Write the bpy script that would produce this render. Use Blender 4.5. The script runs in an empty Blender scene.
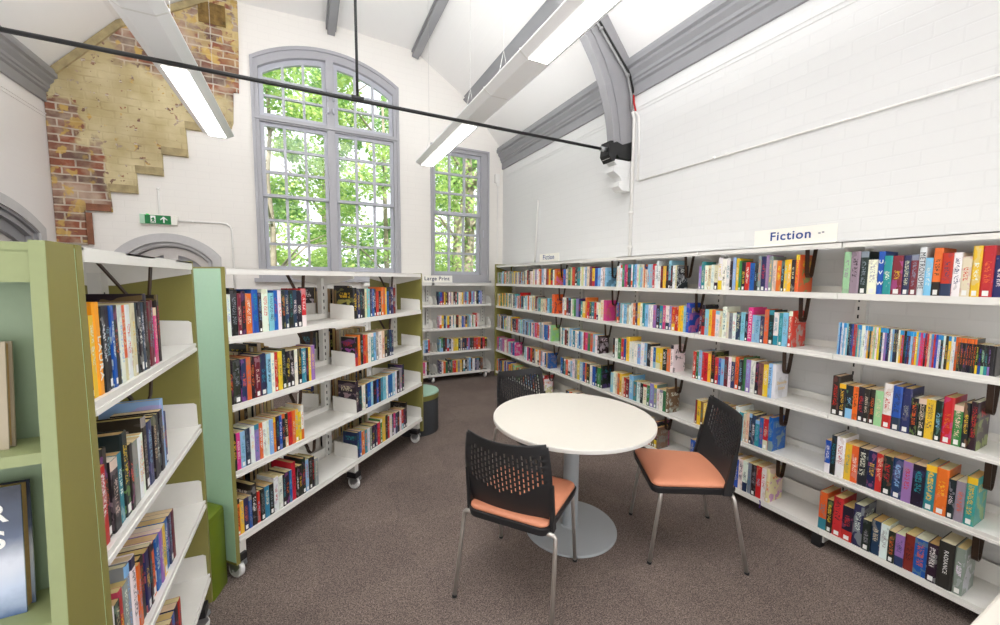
import bpy, bmesh, math, random
from mathutils import Vector, Matrix
from mathutils.geometry import tessellate_polygon
random.seed(7)
D = bpy.data
COL = bpy.context.scene.collection
PI = math.pi
sc = bpy.context.scene

# ------------------------------------------------------------------ materials
def lin(c):
    return tuple((x / 12.92 if x <= .04045 else ((x + .055) / 1.055) ** 2.4) for x in c)
def rgb(r, g, b):
    return lin((r / 255, g / 255, b / 255)) + (1.0,)
def nodes(name):
    m = D.materials.new(name)
    m.use_nodes = True
    nt = m.node_tree
    return m, nt, nt.nodes, nt.links, nt.nodes['Principled BSDF']
def mat(name, c, rough=.5, metal=0.0, noise=0.0, scale=30.0, bump=0.0, bscale=60.0, spec=.5):
    m, nt, N, L, p = nodes(name)
    p.inputs['Base Color'].default_value = c
    p.inputs['Roughness'].default_value = rough
    p.inputs['Metallic'].default_value = metal
    p.inputs['Specular IOR Level'].default_value = spec
    tc = N.new('ShaderNodeTexCoord')
    n = N.new('ShaderNodeTexNoise')
    n.inputs['Scale'].default_value = scale
    n.inputs['Detail'].default_value = 3
    L.new(tc.outputs['Object'], n.inputs['Vector'])
    mx = N.new('ShaderNodeMix'); mx.data_type = 'RGBA'; mx.blend_type = 'MULTIPLY'
    mx.inputs[0].default_value = 1
    mr = N.new('ShaderNodeMapRange')
    mr.inputs['From Min'].default_value = .3; mr.inputs['From Max'].default_value = .7
    mr.inputs['To Min'].default_value = 1 - noise; mr.inputs['To Max'].default_value = 1
    L.new(n.outputs['Fac'], mr.inputs['Value'])
    mx.inputs[6].default_value = c
    L.new(mr.outputs[0], mx.inputs[7])
    L.new(mx.outputs[2], p.inputs['Base Color'])
    if bump > 0:
        n2 = N.new('ShaderNodeTexNoise'); n2.inputs['Scale'].default_value = bscale
        n2.inputs['Detail'].default_value = 4
        L.new(tc.outputs['Object'], n2.inputs['Vector'])
        b = N.new('ShaderNodeBump'); b.inputs['Strength'].default_value = bump
        b.inputs['Distance'].default_value = .01
        L.new(n2.outputs['Fac'], b.inputs['Height'])
        L.new(b.outputs[0], p.inputs['Normal'])
    return m
M = {}
M['white_metal'] = mat('white_powder_coated_steel', rgb(238, 236, 230), .35, noise=.03)
M['upright'] = mat('upright_steel', rgb(226, 225, 220), .4, noise=.03)
M['slot'] = mat('dark_slot', rgb(45, 45, 45), .7)
M['backpanel'] = mat('grey_white_back_panel', rgb(226, 226, 224), .6, noise=.04)
M['olive'] = mat('olive_laminate', rgb(138, 132, 70), .42, noise=.03, scale=60)
M['olive_in'] = mat('olive_laminate_inner', rgb(122, 120, 60), .45, noise=.03, scale=60)
M['mint'] = mat('mint_green_laminate', rgb(186, 220, 194), .45, noise=.03, scale=60)
M['sage'] = mat('sage_green_laminate', rgb(150, 160, 114), .45, noise=.03, scale=60)
M['sage_back'] = mat('sage_green_back_board', rgb(142, 162, 134), .45, noise=.03, scale=60)
M['wood_strap'] = mat('dark_brown_strap', rgb(62, 42, 28), .4, noise=.2)
M['black'] = mat('black_plastic', rgb(34, 34, 36), .45)
M['black_metal'] = mat('black_iron', rgb(24, 24, 25), .45, noise=.2)
M['chrome'] = mat('satin_chrome', rgb(204, 198, 192), .34, .75)
M['steel'] = mat('brushed_steel', rgb(170, 172, 174), .38, .8)
M['castor_white'] = mat('white_nylon', rgb(232, 232, 230), .4)
M['tabletop'] = mat('white_laminate', rgb(226, 221, 210), .38, noise=.015)
M['tableedge'] = mat('white_edging', rgb(236, 234, 228), .45)
M['silver'] = mat('silver_grey_powder_coat', rgb(172, 178, 182), .4, noise=.04, scale=200)
M['orange'] = mat('salmon_orange_vinyl', rgb(222, 146, 112), .5, noise=.05, scale=8)
M['lime'] = mat('lime_green_vinyl', rgb(104, 120, 22), .5, noise=.08, scale=12)
M['charcoal'] = mat('charcoal_fabric', rgb(72, 74, 78), .9, noise=.3, scale=150)
M['mintseat'] = mat('mint_vinyl', rgb(150, 182, 164), .6)
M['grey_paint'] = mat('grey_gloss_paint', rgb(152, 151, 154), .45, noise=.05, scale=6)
M['grey_dark'] = mat('grey_beam_paint', rgb(150, 150, 153), .5, noise=.06, scale=6)
M['frame_paint'] = mat('window_grey_paint', rgb(172, 171, 176), .45, noise=.03)
M['sash_paint'] = mat('sash_pale_grey_paint', rgb(186, 187, 196), .45, noise=.03)
M['door_paint'] = mat('door_grey_paint', rgb(206, 200, 196), .5, noise=.03)
M['stone'] = mat('grey_stone', rgb(202, 200, 200), .7, noise=.05)
M['pvc'] = mat('white_pvc', rgb(240, 238, 234), .4)
M['pvc_grey'] = mat('grey_conduit', rgb(150, 150, 150), .4, .3)
M['red'] = mat('red_cable', rgb(200, 30, 30), .4)
M['sign'] = mat('cream_sign_card', rgb(250, 247, 238), .5)
M['signblue'] = mat('navy_lettering', rgb(22, 66, 140), .5)
M['signdark'] = mat('dark_lettering', rgb(36, 44, 90), .5)
M['exitgreen'] = mat('exit_green', rgb(0, 122, 62), .4)
M['white'] = mat('white_paint', rgb(245, 245, 243), .5)
M['led'] = mat('green_led', rgb(60, 230, 110), .4)
M['tint_ice'] = mat('pale_green_plastic', rgb(190, 226, 200), .3)
M['paper'] = mat('spine_label_paper', rgb(240, 240, 236), .6)
M['fixture'] = mat('light_fitting_white', rgb(248, 249, 250), .35)
M['bark'] = mat('grey_bark', rgb(170, 160, 142), .9, noise=.5, scale=6, bump=.6, bscale=14)
M['ribbon'] = mat('purple_ribbon', rgb(80, 50, 130), .6)
M['wire'] = mat('thin_wire', rgb(196, 194, 190), .4, .4)

def emis(name, c, s):
    m, nt, N, L, p = nodes(name)
    p.inputs['Base Color'].default_value = c
    p.inputs['Emission Color'].default_value = c
    p.inputs['Emission Strength'].default_value = s
    return m
M['lamp'] = emis('lit_diffuser', (1, .97, .92, 1), 9.0)
M['glow_up'] = emis('added_ceiling_glow', (.97, .985, 1, 1), 20.0)  # added glow to brighten the ceiling

def glass_mat():
    m, nt, N, L, p = nodes('window_glass')
    out = N['Material Output']
    t = N.new('ShaderNodeBsdfTransparent'); g = N.new('ShaderNodeBsdfGlossy')
    g.inputs['Roughness'].default_value = .03
    f = N.new('ShaderNodeFresnel'); f.inputs['IOR'].default_value = 1.45
    mm = N.new('ShaderNodeMath'); mm.operation = 'MULTIPLY'; mm.inputs[1].default_value = .6
    L.new(f.outputs[0], mm.inputs[0])
    mix = N.new('ShaderNodeMixShader')
    L.new(mm.outputs[0], mix.inputs[0]); L.new(t.outputs[0], mix.inputs[1]); L.new(g.outputs[0], mix.inputs[2])
    L.new(mix.outputs[0], out.inputs['Surface'])
    return m
M['glass'] = glass_mat()

def wall_mat(name, c, brick=True, axis='XZ'):
    """white painted brick: brick-texture joints only in the bump"""
    m, nt, N, L, p = nodes(name)
    p.inputs['Roughness'].default_value = .75
    p.inputs['Specular IOR Level'].default_value = .25
    tc = N.new('ShaderNodeTexCoord')
    sp = N.new('ShaderNodeSeparateXYZ'); cb = N.new('ShaderNodeCombineXYZ')
    L.new(tc.outputs['Object'], sp.inputs[0])
    L.new(sp.outputs[0 if axis == 'XZ' else 1], cb.inputs[0]); L.new(sp.outputs[2], cb.inputs[1])
    bt = N.new('ShaderNodeTexBrick')
    bt.inputs['Scale'].default_value = 1
    bt.inputs['Brick Width'].default_value = .235; bt.inputs['Row Height'].default_value = .083
    bt.inputs['Mortar Size'].default_value = .006; bt.inputs['Mortar Smooth'].default_value = .6
    bt.inputs['Color1'].default_value = (1, 1, 1, 1); bt.inputs['Color2'].default_value = (.93, .93, .93, 1)
    bt.inputs['Mortar'].default_value = (0, 0, 0, 1)
    L.new(cb.outputs[0], bt.inputs['Vector'])
    n = N.new('ShaderNodeTexNoise'); n.inputs['Scale'].default_value = 14; n.inputs['Detail'].default_value = 6
    L.new(tc.outputs['Object'], n.inputs['Vector'])
    ad = N.new('ShaderNodeMath'); ad.operation = 'MULTIPLY_ADD'; ad.inputs[1].default_value = .35
    bw = N.new('ShaderNodeRGBToBW'); L.new(bt.outputs['Color'], bw.inputs[0])
    L.new(n.outputs['Fac'], ad.inputs[0]); L.new(bw.outputs[0], ad.inputs[2])
    b = N.new('ShaderNodeBump'); b.inputs['Strength'].default_value = .13 if brick else .06
    b.inputs['Distance'].default_value = .006
    L.new(ad.outputs[0], b.inputs['Height']); L.new(b.outputs[0], p.inputs['Normal'])
    n3 = N.new('ShaderNodeTexNoise'); n3.inputs['Scale'].default_value = .9; n3.inputs['Detail'].default_value = 3
    L.new(tc.outputs['Object'], n3.inputs['Vector'])
    mx = N.new('ShaderNodeMix'); mx.data_type = 'RGBA'
    mx.inputs[6].default_value = tuple(x * .955 for x in c[:3]) + (1,); mx.inputs[7].default_value = c
    L.new(n3.outputs['Fac'], mx.inputs[0])
    m2 = N.new('ShaderNodeMix'); m2.data_type = 'RGBA'; m2.blend_type = 'MULTIPLY'
    m2.inputs[0].default_value = .025 if brick else 0
    L.new(mx.outputs[2], m2.inputs[6]); L.new(bt.outputs['Color'], m2.inputs[7])
    L.new(m2.outputs[2], p.inputs['Base Color'])
    return m
M['wall_r'] = wall_mat('white_painted_brick_right', rgb(231, 231, 230), axis='YZ')
M['wall_b'] = wall_mat('white_painted_brick_back', rgb(244, 240, 234), axis='XZ')
M['wall_l'] = wall_mat('white_plaster_left', rgb(242, 238, 236), brick=False, axis='YZ')
M['ceil'] = wall_mat('white_plaster_ceiling', rgb(242, 240, 238), brick=False)

def carpet_mat():
    m, nt, N, L, p = nodes('brown_grey_carpet')
    p.inputs['Roughness'].default_value = .95; p.inputs['Specular IOR Level'].default_value = .1
    tc = N.new('ShaderNodeTexCoord')
    n = N.new('ShaderNodeTexNoise'); n.inputs['Scale'].default_value = 190; n.inputs['Detail'].default_value = 2
    n.inputs['Roughness'].default_value = .75
    n2 = N.new('ShaderNodeTexNoise'); n2.inputs['Scale'].default_value = 2.2; n2.inputs['Detail'].default_value = 5
    L.new(tc.outputs['Object'], n.inputs['Vector']); L.new(tc.outputs['Object'], n2.inputs['Vector'])
    cr = N.new('ShaderNodeValToRGB')
    cr.color_ramp.elements[0].position = .41; cr.color_ramp.elements[0].color = rgb(84, 74, 69)
    cr.color_ramp.elements[1].position = .59; cr.color_ramp.elements[1].color = rgb(144, 129, 121)
    L.new(n.outputs['Fac'], cr.inputs[0])
    ch = N.new('ShaderNodeTexChecker'); ch.inputs['Scale'].default_value = 2
    ch.inputs['Color1'].default_value = (1, 1, 1, 1); ch.inputs['Color2'].default_value = (.93, .93, .94, 1)
    L.new(tc.outputs['Object'], ch.inputs['Vector'])
    mr = N.new('ShaderNodeMapRange'); mr.inputs['From Min'].default_value = .3; mr.inputs['From Max'].default_value = .7
    mr.inputs['To Min'].default_value = .86; mr.inputs['To Max'].default_value = 1.06
    L.new(n2.outputs['Fac'], mr.inputs[0])
    a = N.new('ShaderNodeMix'); a.data_type = 'RGBA'; a.blend_type = 'MULTIPLY'; a.inputs[0].default_value = 1
    b = N.new('ShaderNodeMix'); b.data_type = 'RGBA'; b.blend_type = 'MULTIPLY'; b.inputs[0].default_value = 1
    L.new(cr.outputs[0], a.inputs[6]); L.new(ch.outputs[0], a.inputs[7])
    L.new(a.outputs[2], b.inputs[6]); L.new(mr.outputs[0], b.inputs[7])
    L.new(b.outputs[2], p.inputs['Base Color'])
    # pile speckle: one random value per 6 mm tuft
    sc3 = N.new('ShaderNodeVectorMath'); sc3.operation = 'SCALE'; sc3.inputs['Scale'].default_value = 150
    fl = N.new('ShaderNodeVectorMath'); fl.operation = 'FLOOR'
    wn = N.new('ShaderNodeTexWhiteNoise'); wn.noise_dimensions = '2D'
    L.new(tc.outputs['Object'], sc3.inputs[0]); L.new(sc3.outputs[0], fl.inputs[0]); L.new(fl.outputs[0], wn.inputs['Vector'])
    mr2 = N.new('ShaderNodeMapRange'); mr2.inputs['To Min'].default_value = .78; mr2.inputs['To Max'].default_value = 1.3
    L.new(wn.outputs['Value'], mr2.inputs[0])
    c2 = N.new('ShaderNodeMix'); c2.data_type = 'RGBA'; c2.blend_type = 'MULTIPLY'; c2.inputs[0].default_value = 1
    L.new(b.outputs[2], c2.inputs[6]); L.new(mr2.outputs[0], c2.inputs[7]); L.new(c2.outputs[2], p.inputs['Base Color'])
    return m
M['carpet'] = carpet_mat()

def old_brick_mat():
    m, nt, N, L, p = nodes('exposed_old_brick')
    p.inputs['Roughness'].default_value = .9; p.inputs['Specular IOR Level'].default_value = .15
    tc = N.new('ShaderNodeTexCoord')
    sp = N.new('ShaderNodeSeparateXYZ'); cb = N.new('ShaderNodeCombineXYZ')
    L.new(tc.outputs['Object'], sp.inputs[0]); L.new(sp.outputs[0], cb.inputs[0]); L.new(sp.outputs[2], cb.inputs[1])
    bt = N.new('ShaderNodeTexBrick')
    bt.inputs['Scale'].default_value = 1
    bt.inputs['Brick Width'].default_value = .235; bt.inputs['Row Height'].default_value = .083
    bt.inputs['Mortar Size'].default_value = .009; bt.inputs['Mortar Smooth'].default_value = .25
    bt.inputs['Bias'].default_value = -.1
    bt.inputs['Color1'].default_value = rgb(150, 92, 70); bt.inputs['Color2'].default_value = rgb(104, 90, 84)
    bt.inputs['Mortar'].default_value = rgb(196, 184, 168)
    wn_ = N.new('ShaderNodeTexNoise'); wn_.inputs['Scale'].default_value = 5; wn_.inputs['Detail'].default_value = 4
    L.new(tc.outputs['Object'], wn_.inputs['Vector'])
    wv = N.new('ShaderNodeVectorMath'); wv.operation = 'MULTIPLY_ADD'; wv.inputs[1].default_value = (.035, .035, .0)
    L.new(wn_.outputs['Color'], wv.inputs[0]); L.new(cb.outputs[0], wv.inputs[2])
    L.new(wv.outputs[0], bt.inputs['Vector'])
    def noise(scale, det=5, off=0.0):
        n = N.new('ShaderNodeTexNoise'); n.inputs['Scale'].default_value = scale; n.inputs['Detail'].default_value = det
        mp = N.new('ShaderNodeMapping'); mp.inputs['Location'].default_value = (off, off, off)
        L.new(tc.outputs['Object'], mp.inputs[0]); L.new(mp.outputs[0], n.inputs['Vector'])
        return n
    def math_(op, a, b):
        q = N.new('ShaderNodeMath'); q.operation = op
        for i, v in enumerate((a, b)):
            if isinstance(v, (int, float)): q.inputs[i].default_value = v
            else: L.new(v, q.inputs[i])
        return q.outputs[0]
    def step(v, lo, hi):
        r = N.new('ShaderNodeMapRange'); r.inputs['From Min'].default_value = lo; r.inputs['From Max'].default_value = hi
        r.clamp = True
        L.new(v, r.inputs[0]); return r.outputs[0]
    def mixc(f, a, b):
        x = N.new('ShaderNodeMix'); x.data_type = 'RGBA'
        if isinstance(f, (int, float)): x.inputs[0].default_value = f
        else: L.new(f, x.inputs[0])
        for i, v in ((6, a), (7, b)):
            if isinstance(v, tuple): x.inputs[i].default_value = v
            else: L.new(v, x.inputs[i])
        return x.outputs[2]
    nb = noise(9, 4)
    base = mixc(math_('MULTIPLY', step(nb.outputs['Fac'], .45, .7), .55), bt.outputs['Color'], rgb(196, 176, 150))
    # whitish bloom on the corner pier
    n4 = noise(2.4, 5, 3.1)
    base = mixc(math_('MULTIPLY', step(n4.outputs['Fac'], .5, .62), .55), base, rgb(200, 182, 164))
    # ochre paint flakes everywhere
    n5 = noise(7, 3, 8.3)
    base = mixc(math_('MULTIPLY', step(n5.outputs['Fac'], .56, .6), .8), base, rgb(206, 172, 96))
    # big cream painted field: a diagonal band across the middle of the patch
    X, Z = sp.outputs[0], sp.outputs[2]
    n6 = noise(3.2, 6, 1.7)
    wob = math_('MULTIPLY', math_('SUBTRACT', n6.outputs['Fac'], .5), .9)
    pier = step(math_('ADD', math_('ADD', X, math_('MULTIPLY', Z, .30)), wob), -1.20, -1.14)    # right of the corner pier (pier leans out towards the foot)
    top_l = step(math_('ADD', math_('SUBTRACT', Z, 3.42), math_('MULTIPLY', wob, .5)), 0, .06)
    left2 = math_('MAXIMUM', pier, top_l)
    up = step(math_('ADD', math_('SUBTRACT', math_('MULTIPLY', X, -.35), Z), math_('MULTIPLY', wob, .7)), -3.52, -3.42)  # below the upper red area
    below = step(math_('ADD', Z, math_('MULTIPLY', wob, .3)), 2.50, 2.54)
    field = math_('MULTIPLY', math_('MULTIPLY', left2, up), below)
    n7 = noise(16, 4, 5.5)
    flakes = step(n7.outputs['Fac'], .34, .37)
    field = math_('MULTIPLY', field, flakes)
    cream = mixc(step(noise(3, 6, 2).outputs['Fac'], .3, .7), rgb(178, 160, 116), rgb(216, 202, 162))
    cream = mixc(math_('MULTIPLY', math_('SUBTRACT', 1.0, bt.outputs['Fac']), -0.0), cream, rgb(150, 130, 90))
    cream = mixc(math_('MULTIPLY', math_('MULTIPLY', bt.outputs['Fac'], step(noise(5, 4, 9).outputs['Fac'], .48, .64)), .3), cream, rgb(140, 118, 78))
    # thin cream wash with speckle in the top right corner
    tr = math_('MULTIPLY', step(math_('ADD', math_('ADD', Z, math_('MULTIPLY', X, .5)), wob), 3.75, 4.1), step(noise(13, 6, 4).outputs['Fac'], .46, .52))
    base = mixc(math_('MULTIPLY', tr, .85), base, rgb(208, 186, 130))
    cream = mixc(math_('MULTIPLY', step(noise(1.6, 5, 6.6).outputs['Fac'], .5, .68), .45), cream, rgb(160, 140, 104))
    base = mixc(math_('MULTIPLY', step(noise(4, 6, 12.0).outputs['Fac'], .46, .66), .5), base, rgb(92, 80, 74))
    colr = mixc(field, base, cream)
    L.new(colr, p.inputs['Base Color'])
    bw = N.new('ShaderNodeMath'); bw.operation = 'SUBTRACT'; bw.inputs[0].default_value = 1; L.new(bt.outputs['Fac'], bw.inputs[1])
    h = math_('ADD', math_('MULTIPLY', bw.outputs[0], .6), math_('MULTIPLY', nb.outputs['Fac'], .8))
    bp = N.new('ShaderNodeBump'); bp.inputs['Strength'].default_value = .55; bp.inputs['Distance'].default_value = .012
    L.new(h, bp.inputs['Height']); L.new(bp.outputs[0], p.inputs['Normal'])
    return m
M['oldbrick'] = old_brick_mat()
M['ledge'] = mat('cream_painted_brick_ledge', rgb(184, 166, 124), .85, noise=.4, scale=9, bump=.5, bscale=25)
M['ledge_red'] = mat('old_red_brick_ledge', rgb(150, 100, 76), .9, noise=.4, scale=9, bump=.6, bscale=25)
M['vent'] = mat('old_airbrick', rgb(150, 120, 66), .9, noise=.6, scale=12, bump=.8, bscale=30)

def book_mat():
    """one material for every book cover: colours come from face attributes, lettering and artwork are procedural marks on the UVs.
       uv.x 0..1 = spine, 2..3 = right board, 4..5 = left board; uv.y = height"""
    m, nt, N, L, p = nodes('book_cover')
    p.inputs['Roughness'].default_value = .38
    a1 = N.new('ShaderNodeAttribute'); a1.attribute_name = 'col'
    a2 = N.new('ShaderNodeAttribute'); a2.attribute_name = 'col2'
    uv = N.new('ShaderNodeUVMap'); uv.uv_map = 'UVMap'
    sp = N.new('ShaderNodeSeparateXYZ'); L.new(uv.outputs[0], sp.inputs[0])
    def math_(op, a, b=0.0, c=None):
        q = N.new('ShaderNodeMath'); q.operation = op
        for i, v in enumerate((a, b) if c is None else (a, b, c)):
            if isinstance(v, (int, float)): q.inputs[i].default_value = v
            else: L.new(v, q.inputs[i])
        return q.outputs[0]
    def mixc(f, a, b):
        x = N.new('ShaderNodeMix'); x.data_type = 'RGBA'
        if isinstance(f, (int, float)): x.inputs[0].default_value = f
        else: L.new(f, x.inputs[0])
        for i, v in ((6, a), (7, b)):
            if isinstance(v, tuple): x.inputs[i].default_value = v
            else: L.new(v, x.inputs[i])
        return x.outputs[2]
    x, y = sp.outputs[0], sp.outputs[1]
    seed, seed2 = a1.outputs['Alpha'], a2.outputs['Alpha']
    def noise(sx, sy, det=1.5, k=37.0):
        c = N.new('ShaderNodeCombineXYZ')
        L.new(math_('MULTIPLY', x, sx), c.inputs[0]); L.new(math_('MULTIPLY', y, sy), c.inputs[1])
        L.new(math_('MULTIPLY', seed, k), c.inputs[2])
        n = N.new('ShaderNodeTexNoise'); n.inputs['Scale'].default_value = 1; n.inputs['Detail'].default_value = det
        L.new(c.outputs[0], n.inputs['Vector']); return n.outputs['Fac']
    is_sp = math_('LESS_THAN', x, 1.5)
    # spine lettering: strokes inside a central strip
    gl = math_('GREATER_THAN', noise(5.5, 46, 1.0), .525)
    strip = math_('MULTIPLY', math_('GREATER_THAN', x, .24), math_('LESS_THAN', x, .76))
    lo = math_('MULTIPLY_ADD', seed2, .22, .22)
    hi = math_('MULTIPLY_ADD', seed, .3, .62)
    span = math_('MULTIPLY', math_('GREATER_THAN', y, lo), math_('LESS_THAN', y, hi))
    gap = math_('GREATER_THAN', math_('ABSOLUTE', math_('SUBTRACT', y, math_('MULTIPLY_ADD', seed2, .3, .4))), .018)
    text = math_('MULTIPLY', math_('MULTIPLY', gl, strip), math_('MULTIPLY', span, gap))
    text = math_('MULTIPLY', text, is_sp)
    # spine artwork: soft patches at the foot or head of some spines
    art = math_('GREATER_THAN', noise(1.2, 4, 2, 91.0), .585)
    artc = N.new('ShaderNodeHueSaturation'); artc.inputs['Saturation'].default_value = .8
    L.new(a2.outputs['Color'], artc.inputs['Color']); L.new(math_('MULTIPLY_ADD', seed, .5, .25), artc.inputs['Hue'])
    L.new(math_('MULTIPLY_ADD', seed2, .5, .45), artc.inputs['Value'])
    c = mixc(math_('MULTIPLY', art, .28), a1.outputs['Color'], artc.outputs[0])
    # coloured band at the head of the spine for one book in four
    band = math_('MULTIPLY', math_('GREATER_THAN', y, .86), math_('LESS_THAN', seed2, .1))
    band2 = math_('MULTIPLY', math_('LESS_THAN', y, .3), math_('GREATER_THAN', seed2, .93))
    c = mixc(math_('MULTIPLY', math_('MAXIMUM', band, band2), is_sp), c, a2.outputs['Color'])
    c = mixc(math_('MULTIPLY', text, .85), c, a2.outputs['Color'])
    # boards: a picture made of noise and two lines of strokes
    bx = math_('FRACT', x)
    isb = math_('SUBTRACT', 1.0, is_sp)
    t2 = math_('GREATER_THAN', noise(16, 13, 1.0, 53.0), .5)
    z2 = math_('MULTIPLY', math_('GREATER_THAN', y, .68), math_('LESS_THAN', y, .84))
    z2 = math_('MULTIPLY', z2, math_('MULTIPLY', math_('GREATER_THAN', bx, .2), math_('LESS_THAN', bx, .8)))
    pic = math_('MULTIPLY', math_('GREATER_THAN', noise(3.0, 4.0, 4, 71.0), .53), math_('LESS_THAN', y, .62))
    c = mixc(math_('MULTIPLY', math_('MULTIPLY', pic, isb), .7), c, artc.outputs[0])
    c = mixc(math_('MULTIPLY', math_('MULTIPLY', math_('MULTIPLY', t2, z2), isb), .8), c, a2.outputs['Color'])
    L.new(c, p.inputs['Base Color'])
    return m
M['book'] = book_mat()

def page_mat():
    m, nt, N, L, p = nodes('book_pages')
    p.inputs['Roughness'].default_value = .85
    a = N.new('ShaderNodeAttribute'); a.attribute_name = 'col'
    tc = N.new('ShaderNodeTexCoord')
    w = N.new('ShaderNodeTexNoise'); w.inputs['Scale'].default_value = 60
    L.new(tc.outputs['Object'], w.inputs['Vector'])
    mr = N.new('ShaderNodeMapRange'); mr.inputs['To Min'].default_value = .8; mr.inputs['To Max'].default_value = 1.05
    L.new(w.outputs['Fac'], mr.inputs[0])
    mx = N.new('ShaderNodeMix'); mx.data_type = 'RGBA'; mx.blend_type = 'MULTIPLY'; mx.inputs[0].default_value = 1
    L.new(a.outputs['Color'], mx.inputs[6]); L.new(mr.outputs[0], mx.inputs[7])
    L.new(mx.outputs[2], p.inputs['Base Color'])
    return m
M['pages'] = page_mat()

def leaf_mat(name, c1, c2):
    m, nt, N, L, p = nodes(name)
    out = N['Material Output']
    tc = N.new('ShaderNodeTexCoord')
    n = N.new('ShaderNodeTexNoise'); n.inputs['Scale'].default_value = 3; n.inputs['Detail'].default_value = 4
    L.new(tc.outputs['Object'], n.inputs['Vector'])
    cr = N.new('ShaderNodeValToRGB'); cr.color_ramp.elements[0].position = .35; cr.color_ramp.elements[1].position = .65
    cr.color_ramp.elements[0].color = c1; cr.color_ramp.elements[1].color = c2
    L.new(n.outputs['Fac'], cr.inputs[0]); L.new(cr.outputs[0], p.inputs['Base Color'])
    p.inputs['Roughness'].default_value = .5
    t = N.new('ShaderNodeBsdfTranslucent'); L.new(cr.outputs[0], t.inputs[0])
    mix = N.new('ShaderNodeMixShader'); mix.inputs[0].default_value = .5
    L.new(p.outputs[0], mix.inputs[1]); L.new(t.outputs[0], mix.inputs[2]); L.new(mix.outputs[0], out.inputs['Surface'])
    return m
M['leaf'] = leaf_mat('bright_green_leaves', rgb(122, 172, 88), rgb(222, 238, 156))
M['leaf2'] = leaf_mat('mid_green_leaves', rgb(98, 150, 92), rgb(186, 216, 140))
M['grass'] = mat('lawn', rgb(90, 130, 50), .9, noise=.4, scale=20)

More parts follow.
